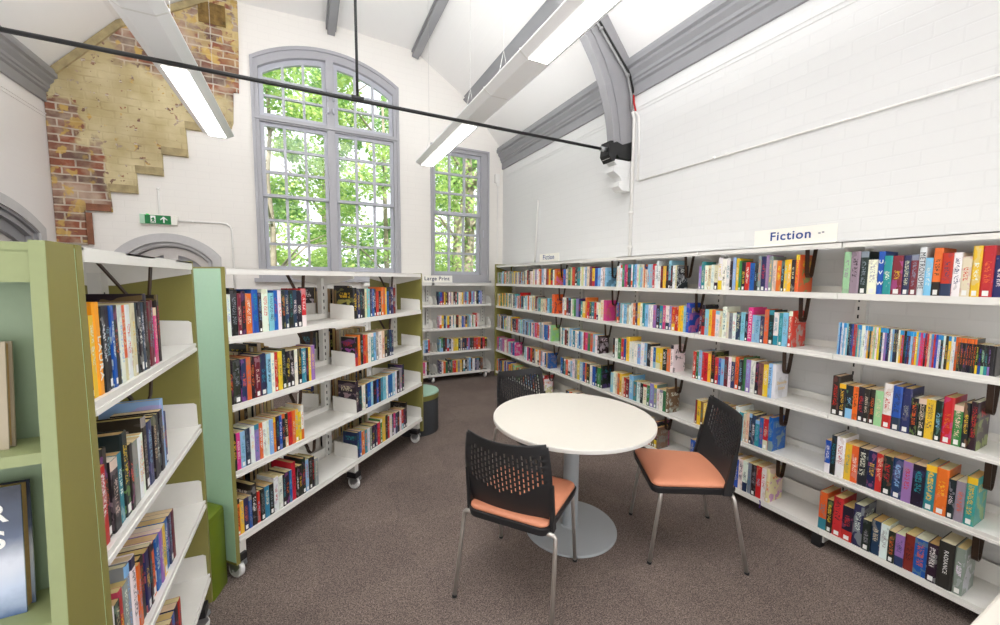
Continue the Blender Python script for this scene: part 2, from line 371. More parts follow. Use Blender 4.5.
# ------------------------------------------------------------------ mesh builder
class MB:
    def __init__(s): s.v, s.f, s.m, s.sm = [], [], [], []
    def face(s, pts, mi=0, smooth=False):
        b = len(s.v); s.v += [tuple(p) for p in pts]
        s.f.append(tuple(range(b, b + len(pts)))); s.m.append(mi); s.sm.append(smooth)
    def hexa(s, P, mi=0):
        b = len(s.v); s.v += [tuple(p) for p in P]
        for q in ((0, 3, 2, 1), (4, 5, 6, 7), (0, 1, 5, 4), (1, 2, 6, 5), (2, 3, 7, 6), (3, 0, 4, 7)):
            s.f.append(tuple(b + i for i in q)); s.m.append(mi); s.sm.append(False)
        return s
    def box(s, x0, x1, y0, y1, z0, z1, mi=0):
        if x0 > x1: x0, x1 = x1, x0
        if y0 > y1: y0, y1 = y1, y0
        if z0 > z1: z0, z1 = z1, z0
        return s.hexa([(x0, y0, z0), (x1, y0, z0), (x1, y1, z0), (x0, y1, z0), (x0, y0, z1), (x1, y0, z1), (x1, y1, z1), (x0, y1, z1)], mi)
    def prism(s, poly, a, b, axis='y', mi=0, holes=()):
        """polygon (2D) extruded from a to b; axis = extrusion axis; 2D coords are the other two axes in xyz order"""
        def P(q, h):
            if axis == 'x': return (h, q[0], q[1])
            if axis == 'y': return (q[0], h, q[1])
            return (q[0], q[1], h)
        loops = [list(poly)] + [list(h) for h in holes]
        flat = [q for l in loops for q in l]
        tri = tessellate_polygon([[Vector((q[0], q[1], 0)) for q in l] for l in loops])
        b0 = len(s.v)
        s.v += [P(q, a) for q in flat]; s.v += [P(q, b) for q in flat]
        n = len(flat)
        for t in tri:
            s.f.append(tuple(b0 + i for i in t)); s.m.append(mi); s.sm.append(False)
            s.f.append(tuple(b0 + n + i for i in reversed(t))); s.m.append(mi); s.sm.append(False)
        k = 0
        for l in loops:
            for i in range(len(l)):
                j = (i + 1) % len(l)
                s.f.append((b0 + k + i, b0 + k + j, b0 + n + k + j, b0 + n + k + i)); s.m.append(mi); s.sm.append(False)
            k += len(l)
        return s
    def tube(s, pts, r, n=10, mi=0, caps=True):
        pts = [Vector(p) for p in pts]
        rs = r if isinstance(r, (list, tuple)) else [r] * len(pts)
        rings = []; b = len(s.v); up = None
        for i, p in enumerate(pts):
            t = (pts[min(i + 1, len(pts) - 1)] - pts[max(i - 1, 0)]).normalized()
            if up is None: up = t.orthogonal().normalized()
            up = (up - t * up.dot(t)).normalized(); w = t.cross(up)
            for k in range(n):
                a = 2 * PI * k / n
                s.v.append(tuple(p + (up * math.cos(a) + w * math.sin(a)) * rs[i]))
        for i in range(len(pts) - 1):
            for k in range(n):
                k2 = (k + 1) % n
                s.f.append((b + i * n + k, b + i * n + k2, b + (i + 1) * n + k2, b + (i + 1) * n + k)); s.m.append(mi); s.sm.append(True)
        if caps:
            s.f.append(tuple(b + k for k in reversed(range(n)))); s.m.append(mi); s.sm.append(False)
            e = b + (len(pts) - 1) * n
            s.f.append(tuple(e + k for k in range(n))); s.m.append(mi); s.sm.append(False)
        return s
    def lathe(s, prof, c=(0, 0), n=48, mi=0):
        """prof: (r, z) list bottom to top"""
        b = len(s.v)
        for r, z in prof:
            for k in range(n):
                a = 2 * PI * k / n
                s.v.append((c[0] + r * math.cos(a), c[1] + r * math.sin(a), z))
        for i in range(len(prof) - 1):
            for k in range(n):
                k2 = (k + 1) % n
                s.f.append((b + i * n + k, b + i * n + k2, b + (i + 1) * n + k2, b + (i + 1) * n + k)); s.m.append(mi); s.sm.append(False)
        s.f.append(tuple(b + k for k in reversed(range(n)))); s.m.append(mi); s.sm.append(False)
        e = b + (len(prof) - 1) * n
        s.f.append(tuple(e + k for k in range(n))); s.m.append(mi); s.sm.append(False)
        return s
    def xf(s, mtx, start=0):
        for i in range(start, len(s.v)): s.v[i] = tuple(mtx @ Vector(s.v[i]))
        return s
    def build(s, name, mats, parent=None, loc=(0, 0, 0), rz=0, fix=True, bevel=0, smooth_angle=None):
        me = D.meshes.new(name)
        me.from_pydata(s.v, [], s.f); me.update()
        for m_ in (mats if isinstance(mats, (list, tuple)) else [mats]): me.materials.append(m_)
        me.polygons.foreach_set('material_index', s.m)
        me.polygons.foreach_set('use_smooth', s.sm)
        if fix:
            bm = bmesh.new(); bm.from_mesh(me)
            bmesh.ops.recalc_face_normals(bm, faces=bm.faces); bm.to_mesh(me); bm.free()
        if smooth_angle is not None:
            me.polygons.foreach_set('use_smooth', [True] * len(me.polygons))
            try: me.set_sharp_from_angle(angle=math.radians(smooth_angle))
            except Exception: pass
        o = D.objects.new(name, me); COL.objects.link(o)
        o.location = loc; o.rotation_euler = (0, 0, rz)
        if parent: o.parent = parent
        if bevel:
            bv = o.modifiers.new('bevel', 'BEVEL'); bv.width = bevel; bv.segments = 2; bv.limit_method = 'ANGLE'
        return o

def tag(o, label=None, cat=None, group=None, kind=None):
    if label: o['label'] = label
    if cat: o['category'] = cat
    if group: o['group'] = group
    if kind: o['kind'] = kind
    return o
def empty(name, label, cat, loc=(0, 0, 0), rz=0, group=None, kind=None):
    o = D.objects.new(name, None); COL.objects.link(o)
    o.empty_display_size = .1
    o.location = loc; o.rotation_euler = (0, 0, rz)
    return tag(o, label, cat, group, kind)
def copy_tree(o, parent=None):
    c = o.copy(); COL.objects.link(c)
    if parent: c.parent = parent
    for ch in list(o.children): copy_tree(ch, c)
    return c
def text_obj(name, s, size, m, parent, loc, rot, depth=.0006, align='CENTER', squash=1.0, bold=0.0):
    cu = D.curves.new(name, 'FONT'); cu.body = s; cu.size = size; cu.extrude = depth; cu.offset = bold
    cu.space_character = 1.12; cu.align_x = align; cu.align_y = 'CENTER'
    t = D.objects.new(name, cu); COL.objects.link(t)
    bpy.context.view_layer.update()
    me = D.meshes.new_from_object(t.evaluated_get(bpy.context.evaluated_depsgraph_get()))
    D.objects.remove(t); D.curves.remove(cu)
    me.materials.clear(); me.materials.append(m)
    o = D.objects.new(name, me); COL.objects.link(o)
    if parent: o.parent = parent
    o.location = loc; o.rotation_euler = rot; o.scale = (squash, 1, 1)
    return o

# ------------------------------------------------------------------ the room
XR, XL, YB, YF = 3.04, -2.46, 6.05, -3.4
PROF = [(XR, 3.75), (2.40, 4.46), (1.55, 5.0), (.29, 5.06), (-.97, 5.0), (-1.82, 4.46), (XL, 3.75)]
S = dict(kind='structure')
tag(MB().box(XL - .4, XR + .4, YF - .2, YB + .4, -.2, 0).build('floor', M['carpet']), **S)

def arc(cx, cz, R, x0, x1, n=24):
    return [(x0 + (x1 - x0) * i / n, cz + math.sqrt(max(0, R * R - (x0 + (x1 - x0) * i / n - cx) ** 2))) for i in range(n + 1)]
def circ(half, rise):                      # radius of the circle through a segmental arch
    return (half * half + rise * rise) / (2 * rise)

# big arched window: every curve shares one centre
WC, WZ = .36, 3.053
WR = 1.637
big_out = [(-.57, 1.60), (1.29, 1.60)] + arc(WC, WZ, WR, 1.29, -.57)
small_out = [(1.77, 1.58), (2.765, 1.58), (2.765, 3.70), (1.77, 3.70)]
DC = -1.5                                   # arched door in the back wall
dR = circ(.52, .27); dZ = 2.13 - dR
door_out = [(DC - .52, 0.01), (DC + .52, 0.01)] + arc(DC, dZ, dR, DC + .52, DC - .52)
wb = [(XL - .2, -.1), (XR + .2, -.1), (XR + .2, 3.75)] + PROF + [(XL - .2, 3.75)]
inset = lambda poly, d: poly
tag(MB().prism(wb, YB, YB + .35, 'y', holes=[big_out, small_out, door_out]).build('wall_back', M['wall_b']), **S)
tag(MB().box(XR, XR + .3, YF, YB + .35, -.1, 3.9).build('wall_right', M['wall_r']), **S)
# left wall with its arched opening (axis x: 2D coords are y, z)
LC = 4.93
lR = circ(.90, .27); lZ = 2.375 - lR
larc = [(LC - .90, .01), (LC + .90, .01)] + arc(LC, lZ, lR, LC + .90, LC - .90)
tag(MB().prism([(YF, -.1), (YB + .35, -.1), (YB + .35, 3.9), (YF, 3.9)], XL, XL - .3, 'x', holes=[larc]).build('wall_left', M['wall_l']), **S)
tag(MB().box(XL - .3, XR + .3, YF - .2, YF, -.1, 5.4).build('wall_front', M['wall_l']), **S)
outer = [(XR + .3, 3.75), (XR + .3, 5.5), (XL - .3, 5.5), (XL - .3, 3.75)]
tag(MB().prism(PROF + list(reversed(outer)), YF - .2, YB + .4, 'y').build('ceiling', M['ceil']), **S)

# cornices along both side walls (moulded bands)
def cornice(side, name):
    s = 1 if side > 0 else -1
    x = XR if side > 0 else XL
    pr_ = [(0, 3.46), (.025, 3.46), (.025, 3.56), (.045, 3.575), (.045, 3.60), (.06, 3.61), (.06, 3.64), (.095, 3.68), (.095, 3.705), (.125, 3.72), (.125, 3.76), (.11, 3.80), (0, 3.80)]
    mb = MB(); mb.prism([(x - s * a, z) for a, z in pr_], YF, YB, 'y')
    return tag(mb.build(name, M['grey_dark']), **S)
cornice(1, 'trim_1'); cornice(-1, 'trim_2')
# faint plaster moulding lines under the cornices
tag(MB().box(XR - .012, XR, YF, YB, 3.33, 3.345).box(XR - .006, XR, YF, YB, 3.30, 3.33).build('trim_3', M['wall_r']), **S)
tag(MB().box(XL, XL + .012, YF, YB, 3.33, 3.345).box(XL, XL + .006, YF, YB, 3.30, 3.33).build('trim_4', M['wall_l']), **S)
# roof purlins running from the back wall
def purlin(name, x, z, w, h, ang=0, y0=YF):
    mb = MB()
    a = w / 2; st = h * .3
    poly = [(-a, h), (-a, st), (-a * .7, st), (-a * .7, 0), (a * .7, 0), (a * .7, st), (a, st), (a, h)]
    c, s_ = math.cos(ang), math.sin(ang)
    mb.prism([(x + p[0] * c - p[1] * s_, z + p[0] * s_ + p[1] * c) for p in poly], y0, YB - .01, 'y')
    return tag(mb.build(name, M['grey_dark']), **S)
purlin('trim_5', .395, 4.905, .13, .2)
purlin('trim_6', 1.545, 4.895, .14, .2, math.radians(-14))
purlin('trim_7', 2.355, 4.42, .16, .16, math.radians(-40))

# arch-braced truss: brace, corbel; the same on the far left
def brace(s, name):
    cx = (XR + XL) / 2
    X = lambda x: x if s > 0 else 2 * cx - x
    inner = [(2.78, 2.97), (2.76, 3.12), (2.72, 3.30), (2.65, 3.50), (2.55, 3.69), (2.42, 3.87), (2.24, 4.05), (2.0, 4.26), (1.7, 4.46), (1.3, 4.62), (.8, 4.74), (.29, 4.78)]
    outer_ = [(.29, 5.1), (1.55, 5.03), (2.42, 4.48), (XR, 3.76), (XR, 2.97)]
    mb = MB()
    mb.prism([(X(x), z) for x, z in inner + outer_], 3.10, 3.17, 'y')
    # raised roll along the inner edge and a shallow panel line
    off = [(x + .05, z + .02) for x, z in inner]
    strip = [(X(x), z) for x, z in inner[:9]] + [(X(x), z) for x, z in reversed(off[:9])]
    mb.prism(strip, 3.075, 3.10, 'y')
    off2 = [(x + .10, z + .04) for x, z in inner]; off3 = [(x + .112, z + .045) for x, z in inner]
    mb.prism([(X(x), z) for x, z in off2[:9]] + [(X(x), z) for x, z in reversed(off3[:9])], 3.09, 3.10, 'y')
    return tag(mb.build(name, M['grey_paint']), **S)
brace(1, 'trim_8'); brace(-1, 'trim_9')
def corbel(s, name):
    x = XR if s > 0 else XL
    P = [(0, 2.52), (.12, 2.52), (.17, 2.56), (.17, 2.60), (.13, 2.62), (.16, 2.66), (.24, 2.70), (.24, 2.75), (.20, 2.77), (.26, 2.80), (.30, 2.82), (0, 2.82)]
    return tag(MB().prism([(x - s * a, z) for a, z in P], 3.09, 3.20, 'y').build(name, M['wall_r']), **S)
corbel(1, 'trim_10'); corbel(-1, 'trim_11')

# tie rod with its brackets and the hanger from the ridge
t = empty('tie_rod', 'black iron tie rod spanning the room below the pendant lights', 'tie rod', (0, 3.13, 2.908))
MB().tube([(-2.16, 0, 0), (2.74, 0, 0)], .0135, 10).build('rod', M['black_metal'], t)
MB().tube([(.372, 0, .0), (.372, 0, 1.95)], .010, 8).tube([(.33, 0, .012), (.414, 0, .012)], .02, 8).build('hanger', M['black_metal'], t)
for s in (1, -1):
    cx = (XR + XL) / 2
    X = lambda x: x if s > 0 else 2 * cx - x
    P = [(2.72, -.06), (2.735, .075), (2.80, .085), (2.90, .06), (3.03, .11), (3.03, -.075), (2.86, -.075), (2.83, -.04), (2.80, -.11), (2.77, -.12)]
    MB().prism([(X(x), z) for x, z in P], -.05, .08, 'y').build('bracket', M['black_metal'], t)
    MB().tube([(X(2.73), 0, 0), (X(2.66), 0, 0)], .026, 8).build('nut', M['steel'], t)

# ------------------------------------------------------------------ windows
def rect(x0, x1, z0, z1): return [(x0, z0), (x1, z0), (x1, z1), (x0, z1)]
def big_window():
    w = empty('window_1', None, None, (0, 0, 0), kind='structure')
    up = lambda x0, x1: [(x0, 3.70), (x1, 3.70)] + arc(WC, WZ, 1.505, x1, x0, 14)
    holes = [rect(-.49, .31, 1.70, 3.63), rect(.41, 1.21, 1.70, 3.63), up(-.49, .31), up(.41, 1.21)]
    f = MB().prism(big_out, YB - .02, YB + .12, 'y', holes=holes)
    # raised outer moulding that follows the arch
    r1 = [(-.57, 1.60)] + list(reversed(arc(WC, WZ, WR, 1.29, -.57))) + [(1.29, 1.60)]
    r2 = [(-.535, 1.60)] + list(reversed(arc(WC, WZ, WR - .04, 1.255, -.535))) + [(1.255, 1.60)]
    f.prism(r1 + list(reversed(r2)), YB - .045, YB - .02, 'y')
    f.box(-.57, 1.29, YB - .05, YB, 3.645, 3.67)
    f.build('frame', M['frame_paint'], w)
    MB().box(-.62, 1.34, YB - .09, YB + .1, 1.55, 1.60).build('sill', M['frame_paint'], w)
    def sash(out, panes, y0, y1):
        s = MB().prism(out, y0, y1, 'y', holes=panes).build('sash', M['sash_paint'], w)
        g = MB()
        xs = [p[0] for p in out]; zs = [p[1] for p in out]
        cx = (min(xs) + max(xs)) / 2; cz = (min(zs) + max(zs)) / 2
        g.face([(cx + (p[0] - cx) * .97, (y0 + y1) / 2, cz + (p[1] - cz) * .97) for p in out])
        g.build('glass', M['glass'], s, fix=False)
        return s
    def grid(x0, x1, z0, z1, nx, nz, bar):
        out = []
        pw = (x1 - x0 - bar * (nx - 1)) / nx; ph = (z1 - z0 - bar * (nz - 1)) / nz
        for i in range(nx):
            for k in range(nz):
                a = x0 + i * (pw + bar); b = z0 + k * (ph + bar)
                out.append(rect(a, a + pw, b, b + ph))
        return out
    for x0, x1 in ((-.49, .31), (.41, 1.21)):
        sash(rect(x0, x1, 2.68, 3.63), grid(x0 + .045, x1 - .045, 2.72, 3.585, 3, 3, .034), YB + .03, YB + .07)
        sash(rect(x0, x1, 1.70, 2.72), grid(x0 + .045, x1 - .045, 1.765, 2.68, 3, 3, .034), YB + .075, YB + .115)
        panes = []
        gx0, gx1 = x0 + .05, x1 - .05
        pw = (gx1 - gx0 - .064) / 3
        for i in range(3):
            a = gx0 + i * (pw + .032); b = a + pw
            panes.append(rect(a, b, 3.755, 3.967)); panes.append(rect(a, b, 3.993, 4.177))
            panes.append([(a, 4.203), (b, 4.203)] + arc(WC, WZ, 1.44, b, a, 6))
        sash([(x0, 3.70), (x1, 3.70)] + arc(WC, WZ, 1.505, x1, x0, 14), panes, YB + .04, YB + .09)
    # two small catches on the mullion
    c = MB()
    for s in (-1, 1):
        x = WC + s * .035
        c.tube([(x, YB - .06, 4.15), (x, YB - .06, 4.02)], .008, 6).box(x - .01, x + .01, YB - .06, YB - .02, 4.13, 4.15).box(x - .006, x + .03 * s, YB - .07, YB - .055, 4.135, 4.147)
        c.box(x - .01, x + .01, YB - .07, YB - .02, 3.86, 3.93)
    c.build('catch', M['sash_paint'], w)
big_window()
def small_window():
    w = empty('window_2', None, None, (0, 0, 0), kind='structure')
    MB().prism(small_out, YB - .02, YB + .12, 'y', holes=[rect(1.815, 2.63, 1.68, 3.62)]).box(1.77, 1.80, YB - .045, YB - .02, 1.58, 3.70).box(2.735, 2.765, YB - .045, YB - .02, 1.58, 3.70).box(1.80, 2.735, YB - .045, YB - .02, 3.67, 3.70).build('frame', M['frame_paint'], w)
    MB().box(1.72, 2.80, YB - .06, YB + .1, 1.535, 1.58).build('sill', M['frame_paint'], w)
    def grid(x0, x1, z0, z1, nx, nz, bar):
        out = []
        pw = (x1 - x0 - bar * (nx - 1)) / nx; ph = (z1 - z0 - bar * (nz - 1)) / nz
        for i in range(nx):
            for k in range(nz):
                a = x0 + i * (pw + bar); b = z0 + k * (ph + bar)
                out.append(rect(a, a + pw, b, b + ph))
        return out
    for z0, z1, y in ((2.64, 3.62, .03), (1.68, 2.68, .075)):
        s = MB().prism(rect(1.815, 2.63, z0, z1), YB + y, YB + y + .04, 'y', holes=grid(1.86, 2.585, z0 + .05, z1 - .045, 3, 3, .034)).build('sash', M['sash_paint'], w)
        g = MB(); g.face([(x, YB + y + .02, z) for x, z in rect(1.83, 2.61, z0 + .02, z1 - .02)]); g.build('glass', M['glass'], s, fix=False)
    MB().box(2.66, 2.675, YB - .035, YB - .02, 2.30, 2.42).build('catch', M['sash_paint'], w)
small_window()

# ------------------------------------------------------------------ arched doors
d = empty('door_1', None, None, (0, 0, 0), kind='structure')
iR = dR - .10; jR = dR - .15
ring_o = [(DC - .52, 0)] + list(reversed(arc(DC, dZ, dR, DC + .52, DC - .52))) + [(DC + .52, 0)]
ring_i = [(DC - .43, 0)] + list(reversed(arc(DC, dZ, iR, DC + .43, DC - .43))) + [(DC + .43, 0)]
MB().prism(ring_o + list(reversed(ring_i)), YB - .03, YB + .06, 'y').build('surround', M['stone'], d)
ring_j = [(DC - .38, 0)] + list(reversed(arc(DC, dZ, jR, DC + .38, DC - .38))) + [(DC + .38, 0)]
k = MB().prism(ring_i + list(reversed(ring_j)), YB + .02, YB + .09, 'y')
r1 = [(DC - .41, 0)] + list(reversed(arc(DC, dZ, iR - .02, DC + .41, DC - .41))) + [(DC + .41, 0)]
r2 = [(DC - .395, 0)] + list(reversed(arc(DC, dZ, iR - .035, DC + .395, DC - .395))) + [(DC + .395, 0)]
k.prism(r1 + list(reversed(r2)), YB + .0, YB + .02, 'y')
k.build('frame', M['stone'], d)
leafo = [(DC - .375, 0.02), (DC + .375, 0.02)] + arc(DC, dZ, jR - .012, DC + .375, DC - .375)
fld = []
for s in (-1, 1):
    a, b = (DC + s * .07, DC + s * .30)
    x0, x1 = min(a, b), max(a, b)
    fld.append([(x0, 1.25), (x1, 1.25)] + arc(DC, dZ, jR - .10, x1, x0, 8))
    fld.append(rect(x0, x1, .25, 1.10))
MB().prism(leafo, YB + .075, YB + .11, 'y', holes=fld).build('leaf', M['door_paint'], d)
MB().prism([(DC - .45, 0.02), (DC + .45, 0.02)] + arc(DC, dZ, iR + .02, DC + .45, DC - .45), YB + .11, YB + .13, 'y').build('panel', M['grey_paint'], d)  # leaf fields coloured darker in place of shade in their recesses

d = empty('door_2', None, None, (0, 0, 0), kind='structure')
def ring(h0, R0, h1, R1):
    return ([(LC - h0, 0)] + list(reversed(arc(LC, lZ, R0, LC + h0, LC - h0))) + [(LC + h0, 0)]) + list(reversed([(LC - h1, 0)] + list(reversed(arc(LC, lZ, R1, LC + h1, LC - h1))) + [(LC + h1, 0)]))
MB().prism(ring(.90, lR, .80, lR - .10), XL + .012, XL - .1, 'x').build('surround', M['stone'], d)
MB().prism(ring(.80, lR - .10, .77, lR - .125), XL - .005, XL - .1, 'x').prism(ring(.77, lR - .125, .74, lR - .15), XL - .03, XL - .1, 'x').prism(ring(.74, lR - .15, .70, lR - .19), XL - .015, XL - .1, 'x').build('frame', M['grey_paint'], d)
MB().prism(ring(.70, lR - .19, .60, lR - .29), XL - .06, XL - .1, 'x').build('leaf', M['grey_dark'], d)
po = [(LC - .70, 0.02), (LC + .70, 0.02)] + arc(LC, lZ, lR - .19, LC + .70, LC - .70)
MB().prism(po, XL - .1, XL - .13, 'x').build('panel', M['door_paint'], d)

# ------------------------------------------------------------------ exposed brick patch with corbelled steps
steps = [(-2.455, 1.985), (-2.21, 1.96), (-2.215, 2.345), (-1.98, 2.345), (-1.99, 2.572), (-1.742, 2.572), (-1.745, 2.81), (-1.498, 2.80), (-1.497, 3.054), (-1.25, 3.054),
         (-1.26, 3.385), (-1.02, 3.385), (-.99, 3.45), (-.80, 3.47), (-.775, 3.54), (-.758, 3.915), (-.70, 3.92), (-.68, 4.5), (-.672, 5.015), (-.97, 4.99), (-1.82, 4.45), (-2.455, 3.745)]
tag(MB().prism(steps, YB - .03, YB + .01, 'y').build('trim_12', M['oldbrick']), **S)
lg = MB()
for i, (x0, x1, z) in enumerate([(-1.99, -1.745, 2.572), (-1.745, -1.50, 2.805), (-1.497, -1.255, 3.054), (-1.26, -1.02, 3.385), (-1.0, -.79, 3.46)]):
    lg.box(x0, x1, YB - .055, YB - .03, z, z + .085)
lg.box(-2.19, -1.985, YB - .05, YB - .03, 2.345, 2.42, 1)
lg.box(-2.20, -2.15, YB - .045, YB - .03, 1.965, 2.32, 1)
tag(lg.build('trim_13', [M['ledge'], M['ledge_red']]), **S)
# plaster scar that follows the ceiling line above the brick
sc_ = MB()
for (x0, z0), (x1, z1) in (((-2.45, 3.745), (-1.82, 4.45)), ((-1.82, 4.45), (-1.0, 4.97))):
    dx, dz = x1 - x0, z1 - z0; n_ = math.hypot(dx, dz); px_, pz_ = dz / n_, -dx / n_
    sc_.prism([(x0, z0), (x1, z1), (x1 + px_ * .07, z1 + pz_ * .07), (x0 + px_ * .07, z0 + pz_ * .07)], YB - .055, YB - .03, 'y')
tag(sc_.build('trim_14', M['ledge']), **S)
v = MB(); v.box(-1.07, -.80, YB - .045, YB - .03, 4.66, 4.90)
for i in range(3):
    for j in range(3): v.box(-1.045 + i * .08, -1.045 + i * .08 + .055, YB - .052, YB - .045, 4.685 + j * .068, 4.685 + j * .068 + .05)
tag(v.build('air_brick', M['vent']), 'old cast air brick high in the exposed brickwork', 'vent')

# ------------------------------------------------------------------ pendant lights
def pendant(x, label):
    t = empty('pendant_light', label, 'light', (x, 4.74, 2.965), group='linear pendant lights')
    y0 = -6.6
    P = [(-.126, .035), (-.068, 0), (.068, 0), (.126, .035), (.126, .045), (.095, .075), (-.095, .075), (-.126, .045)]
    MB().prism(P, y0, 0, 'y').build('housing', M['fixture'], t)
    j = MB()
    for y in (-2.01, -2.55, -4.52, -5.06):
        j.prism([(a * 1.012, b * 1.02 - .0015) for a, b in P[:4]] + [(.128, .05), (-.128, .05)], y - .006, y + .006, 'y')
    j.build('joint_strip', M['castor_white'], t)
    for a, b in ((-1.41, -.045), (-3.92, -2.56), (-6.43, -5.07)):
        MB().box(-.068, .068, a, b, -.004, .004).build('diffuser', M['lamp'], t)
    MB().box(-.085, .085, y0 + .05, -.05, .074, .079).build('added_top_glow', M['glow_up'], t)  # unseen glowing strip added on top to light the ceiling
    for y in (-.14, -1.43, -2.08, -4.4, -6.3):
        MB().tube([(-.05, y, .075), (0, y, .3), (0, y, 2.03)], .0016, 4).build('suspension_wire', M['wire'], t)
        MB().tube([(.05, y, .075), (0, y, .3)], .0016, 4).build('suspension_wire', M['wire'], t)
pendant(-.735, 'long white pendant light in front of the exposed brick')
pendant(1.335, 'long white pendant light hanging right of the arched window')

# ------------------------------------------------------------------ small wall fittings
e = empty('exit_sign', 'small green emergency exit sign above the arched door', 'exit sign', (-1.5625, YB, 2.285), 0)
MB().box(-.172, .172, -.05, 0, -.06, .06).build('housing', M['sign'], e, bevel=.012)
MB().box(-.172, -.125, -.058, -.05, -.055, .055).build('end_cap', M['tint_ice'], e)
MB().box(-.125, .115, -.062, -.05, -.052, .05).build('panel', M['exitgreen'], e)
MB().box(-.11, -.085, -.068, -.055, .046, .06).build('indicator', M['led'], e)
f = MB()                                        # running figure through a doorway, and an arrow
f.box(-.072, -.026, -.0655, -.062, -.04, .042)
f.build('pictogram_door', M['white'], e)
g = MB()
g.prism([(-.055, .014), (-.047, .028), (-.039, .014), (-.036, .0), (-.03, -.006), (-.036, -.01), (-.044, -.004), (-.04, -.018), (-.032, -.034), (-.04, -.036), (-.049, -.02), (-.06, -.034), (-.068, -.032), (-.056, -.012), (-.056, 0), (-.066, -.004), (-.068, .004)], -.067, -.0655, 'y')
g.lathe([(.001, 0), (.007, .0), (.007, .001), (.001, .001)], n=12)
nv = 2 * 0
g.build('pictogram_figure', M['exitgreen'], e)
a = MB(); a.prism([(.05, .038), (.018, .004), (.018, -.008), (.043, .012), (.043, -.038), (.057, -.038), (.057, .012), (.082, -.008), (.082, .004)], -.066, -.062, 'y')
a.build('arrow', M['white'], e)
def conduit(label, pts, r, m='pvc', clips=()):
    mb = MB().tube(pts, r, 8)
    for c in clips: mb.tube([(c[0] - .0, c[1], c[2] - .012), (c[0], c[1], c[2] + .012)], r * 1.6, 8)
    return tag(mb.build('cable_conduit', M[m]), label, 'conduit')
yb = YB - .014
conduit('white conduit rising from the top of the exit sign', [(-1.56, yb, 2.345), (-1.56, yb, 2.64)], .011, clips=[(-1.56, yb, 2.65)])
conduit('white conduit leaving the exit sign and turning down the wall', [(-1.39, yb, 2.285), (-.95, yb, 2.29), (-.90, yb, 2.28), (-.865, yb, 2.25), (-.85, yb, 2.2), (-.845, yb, 1.0)], .011, clips=[(-.845, yb, 1.98), (-1.25, yb, 2.287)])
s_ = empty('motion_sensor', 'white motion sensor box high beside the narrow window', 'sensor', (2.915, YB, 3.29))
MB().box(-.045, .045, -.05, 0, -.075, .075).build('housing', M['pvc'], s_, bevel=.012)
MB().box(-.03, .03, -.065, -.045, -.13, -.075).build('lens', M['pvc'], s_, bevel=.01)
conduit('thin white conduit running down below the motion sensor', [(2.93, yb, 3.15), (2.93, yb, 1.8), (2.92, yb, 1.7), (2.86, yb, 1.6)], .008)
xr = XR - .016
conduit('tall white conduit down the right wall below the roof brace', [(xr - .03, 3.055, 3.30), (xr, 3.06, 3.24), (xr, 3.06, 1.84)], .016, clips=[(xr, 3.06, 2.3), (xr, 3.06, 1.95)])
conduit('short white conduit beside the roof brace meeting the wall cable', [(xr - .02, 3.03, 3.29), (xr, 3.0, 3.24), (xr, 2.985, 3.1), (xr, 2.985, 2.61)], .011, clips=[(xr, 2.985, 2.85)])
conduit('thin grey cable run straight along the bare right wall', [(xr + .006, 2.98, 2.605), (xr + .006, .2, 2.605)], .0075, 'pvc', clips=[(xr, 2.16, 2.607), (xr, 2.05, 2.607)])
conduit('pale conduit on the far part of the right wall', [(xr, 4.88, 2.75), (xr, 4.95, 1.86)], .013)
pts = [(2.30, 3.075, 4.24), (2.575, 3.075, 3.98), (2.93, 3.075, 3.64), (2.985, 3.075, 3.47), (2.99, 3.07, 3.32)]
conduit('grey steel conduit following the roof brace', pts, .013, 'pvc_grey', clips=[pts[1], pts[2]])
conduit('black cable clipped beside the steel conduit on the brace', [(x + .035, y + .005, z + .02) for x, y, z in pts[:4]], .012, 'black_metal')
conduit('short red cable at the foot of the roof brace', [(3.015, 3.07, 3.47), (3.02, 3.07, 3.40), (3.025, 3.045, 3.30)], .009, 'red')

# ------------------------------------------------------------------ shelving
Z_W = [1.538, 1.186, .830, .472, .117]
Z_D = [1.305, .95, .595, .24]
Z_A = [1.316, .95, .595, .24]
Z_L = [1.21, .845, .48, .135]
UNITS = {}
def shelf_mb(u0, u1, z, depth, back=True):
    """folded steel shelf: flat plate, front lip with a groove line, small rear upstand"""
    b = MB()
    b.box(u0, u1, .004, depth, z - .008, z - .004)
    b.box(u0, u1, 0, .006, z - .034, z)
    b.box(u0, u1, -.004, 0, z - .034, z - .020).box(u0, u1, -.002, 0, z - .010, z)
    b.box(u0, u1, 0, .02, z - .036, z - .034)
    if back: b.box(u0, u1, depth - .004, depth, z - .004, z + .035)
    return b
def upstand(u, z, depth, h=.105, t=.003, chamfer=False):
    P = ([(.008, z - .004), (depth - .03, z - .004), (depth - .03, z + h), (.10, z + h), (.02, z + h * .55), (.008, z + h * .5)] if chamfer else [(.008, z - .004), (depth - .03, z - .004), (depth - .03, z + h + .006), (.02, z + h - .006), (.01, z + h - .014)])
    return MB().prism(P, u, u + t, 'x')
def post_mb(u, v0, v1, z0, z1, w=.05):
    b = MB().box(u - w / 2, u + w / 2, v0, v1, z0, z1)
    z = z0 + .05
    while z < z1 - .05:
        b.box(u - .014, u - .006, v0 - .0015, v0, z, z + .022, 1)
        z += .05
    return b
